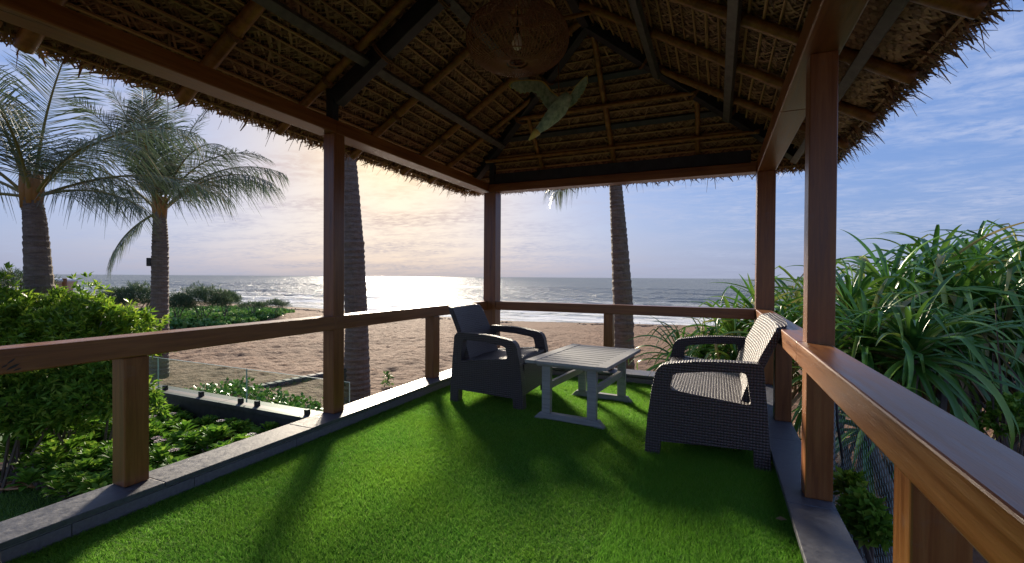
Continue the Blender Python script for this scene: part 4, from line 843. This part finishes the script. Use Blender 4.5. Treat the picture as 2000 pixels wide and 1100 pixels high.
def rosettes(name, base, heads, label, seed):
    g = random.Random(seed); b = Vector(base); t = tag(empty(name, b), label, 'plant')
    for (u, v, d, sc, nlf, tilt) in heads:
        c = Vector(dep(u, v, d))-b
        st = MB().tube([(g.uniform(-.1, .1), g.uniform(-.1, .1), 0), c*0.5+Vector((g.uniform(-.15, .15), g.uniform(-.15, .15), 0.05)), c*0.9, c], [0.05, 0.04, 0.036, 0.03], 8).build('stem', BARK, t)
        ax = Euler((g.uniform(-.5, .5)*tilt, g.uniform(-.5, .5)*tilt, g.uniform(0, 6.28))).to_matrix()
        head = MB().tube([c-Vector((0, 0, 0.12)), c, c+Vector((0, 0, 0.08))], [0.03, 0.045, 0.01], 8).build('leaf_head', PAND, t)
        nlf = int(nlf*1.32)
        for k in range(nlf):
            q = k/nlf; az = k*2.39996+g.uniform(-.15, .15); el = R(78-122*q+g.uniform(-10, 10)); old = q > 0.90
            o = link('leaf', (LV2 if old else LV)[g.randrange(4 if old else 8)], None, head)
            Rm = ax @ (Matrix.Rotation(az, 3, 'Z') @ Matrix.Rotation(-el, 3, 'Y') @ Matrix.Rotation(g.uniform(-.25, .25), 3, 'X'))
            # leaf droop must hang down: leaf local z is up
            M = Rm.to_4x4(); s_ = sc*g.uniform(0.75, 1.15)*(0.8+0.2*min(1, q*4)); M = Matrix.Translation(c+Vector((0, 0, 0.06-0.16*q))) @ M @ Matrix.Scale(s_, 4); o.matrix_local = M
    return t
rosettes('screw_pine', (3.55, 3.7, -0.85), [(1785, 700, 3.9, 0.95, 64, .35), (1690, 680, 4.2, 0.9, 54, .8), (1655, 610, 4.7, 0.95, 48, .8), (1850, 680, 4.3, 0.95, 54, .8)], 'screw pine with a broad star of strap leaves facing the right railing', 31)
rosettes('screw_pine', (4.3, 5.1, -0.85), [(1740, 590, 5.0, 1.1, 52, .7), (1815, 560, 5.2, 1.15, 52, .7), (1870, 610, 4.9, 1.1, 56, .8), (1905, 545, 5.5, 1.15, 48, .7), (1770, 640, 4.7, 1.0, 52, .8)], 'tallest screw pine whose arching leaf heads stand out against the sky', 34)
rosettes('screw_pine', (5.2, 4.9, -0.85), [(1950, 620, 4.9, 1.15, 54, .8), (1990, 560, 5.4, 1.15, 50, .8), (1930, 700, 4.8, 1.05, 54, .8), (2010, 680, 4.8, 1.1, 46, .8), (1880, 740, 5.0, 1.0, 50, .8)], 'dense dark screw pine behind the bare branches', 35)
rosettes('screw_pine', (2.75, 6.3, -0.85), [(1560, 640, 5.7, 1.05, 52, .8), (1490, 640, 5.6, 1.0, 52, .8), (1430, 660, 5.8, 0.9, 48, .8), (1590, 610, 6.4, 1.1, 46, .7), (1530, 690, 5.2, 0.9, 44, .8), (1370, 690, 5.9, 0.8, 40, .8)], 'screw pine with lighter leaves growing behind the wicker sofa', 32)
rosettes('screw_pine', (2.0, 6.2, -0.85), [(1325, 700, 5.9, 0.75, 40, .8), (1440, 720, 5.5, 0.8, 44, .8)], 'small screw pine on the sand between the far palm and the wicker sofa', 36)
rosettes('screw_pine', (3.35, 3.4, -0.85), [(1690, 830, 3.45, 0.6, 46, .4), (1610, 720, 4.4, 0.85, 44, .7)], 'low screw pine with dead hanging leaves behind the wire mesh', 33)
# wire mesh fence
wf = tag(empty('wire_fence', (3.12, 2.9, -0.85)), 'green hexagonal wire mesh fence standing outside the right railing', 'fence')
mb = MB(); s_ = 0.023
for i in range(int(1.9/(s_*1.5))):
    for j in range(int(1.15/(s_*1.732))):
        y_ = 2.0+i*s_*1.5; z_ = -0.80+(j+(0.5 if i % 2 else 0))*s_*1.732; p = [Vector((3.12+0.003*math.sin(y_*5), y_+s_*math.cos(R(60*k)), z_+s_*math.sin(R(60*k)))) for k in range(4)]
        for a, b in zip(p, p[1:]): mb.tube([a, b], 0.0010, 3)
o = mb.build('wire_mesh', WIRE, wf); o.matrix_parent_inverse = Matrix.Translation(-wf.location); stuff(o)
for y_ in (3.72, 2.05): o = MB().tube([(3.14, y_, -0.85), (3.14, y_, 0.40)], 0.024, 10).build('fence_post', GSTEEL, wf, smooth=True); o.matrix_parent_inverse = Matrix.Translation(-wf.location)
tag(MB().tube([Vector(dep(1632, 745, 2.75)), Vector(dep(1636, 830, 2.76)), Vector(dep(1648, 910, 2.75)), Vector(dep(1658, 980, 2.72)), Vector(dep(1658, 1060, 2.7)), Vector(dep(1656, 1120, 2.7))], 0.007, 6).build('power_cable', BLACK, smooth=True), 'black cable hanging down outside the near right post', 'cable')
def smallshrub(u, v, t, sem, n, label, m_=HEDGE, L=0.05, W_=0.028): c = dep(u, v, t); return shrub('small_shrub', c, sem, n, L, W_, m_, label, 'shrub', int(u), stems=4, ground=-0.85)
smallshrub(1692, 1025, 2.06, (0.07, 0.14, 0.16), 900, 'small leafy shrub between the kerb and the wire mesh', ROSE)
smallshrub(1662, 960, 2.28, (0.05, 0.08, 0.12), 350, 'thin leafy sprig beside the hanging black cable', HEDGE)
smallshrub(1985, 840, 3.6, (0.22, 0.3, 0.30), 700, 'sparse leafy shrub with thin branches below the grey plank', ROSE, 0.06, 0.035)
mb = MB(); g = random.Random(8)
for k in range(14):
    p = Vector(dep(1975+g.uniform(-20, 30), 900, 4.0+g.uniform(-.3, .3))); a = Vector((g.uniform(-.5, .3), g.uniform(-.4, .4), 1)).normalized(); l = g.uniform(.5, 1.5); mb.tube([p, p+a*l*.5+Vector((g.uniform(-.1, .1), 0, 0)), p+a*l+Vector((g.uniform(-.3, .1), 0, 0))], [0.012, 0.008, 0.003], 4)
tag(mb.build('bare_branches', BARK), 'tangle of bare grey branches in front of the big screw pine', 'branches')
c = Vector(dep(1985, 762, 4.6)); t = tag(empty('plank_bench', (c.x, c.y, -0.85)), 'grey plank on posts partly hidden by branches right of the screw pine', 'bench')
MB().box((0.15, 0, c.z+0.85), (0.6, 0.28, 0.05), Matrix.Rotation(0.3, 3, 'Z')).build('seat', CONC, t, bevel=0.006)
for sx in (-0.02, 0.36): MB().box((sx, sx*0.3, (c.z+0.82)/2), (0.07, 0.07, c.z+0.82)).build('leg', CONC, t)
# a few fallen leaf bits on the turf
for k, (u, v) in enumerate([(1525, 1017), (1690, 1090), (1230, 930)][:1]):
    p = onz(u, v, 0.02); tag(MB().add([(p[0]-.02, p[1], .026), (p[0], p[1]+.012, .034), (p[0]+.025, p[1]+.004, .027), (p[0], p[1]-.008, .025)], [(0, 1, 2, 3)]).build('fallen_leaf', DEADLEAF), 'dry fallen leaf on the artificial grass beside the right kerb', 'leaf')
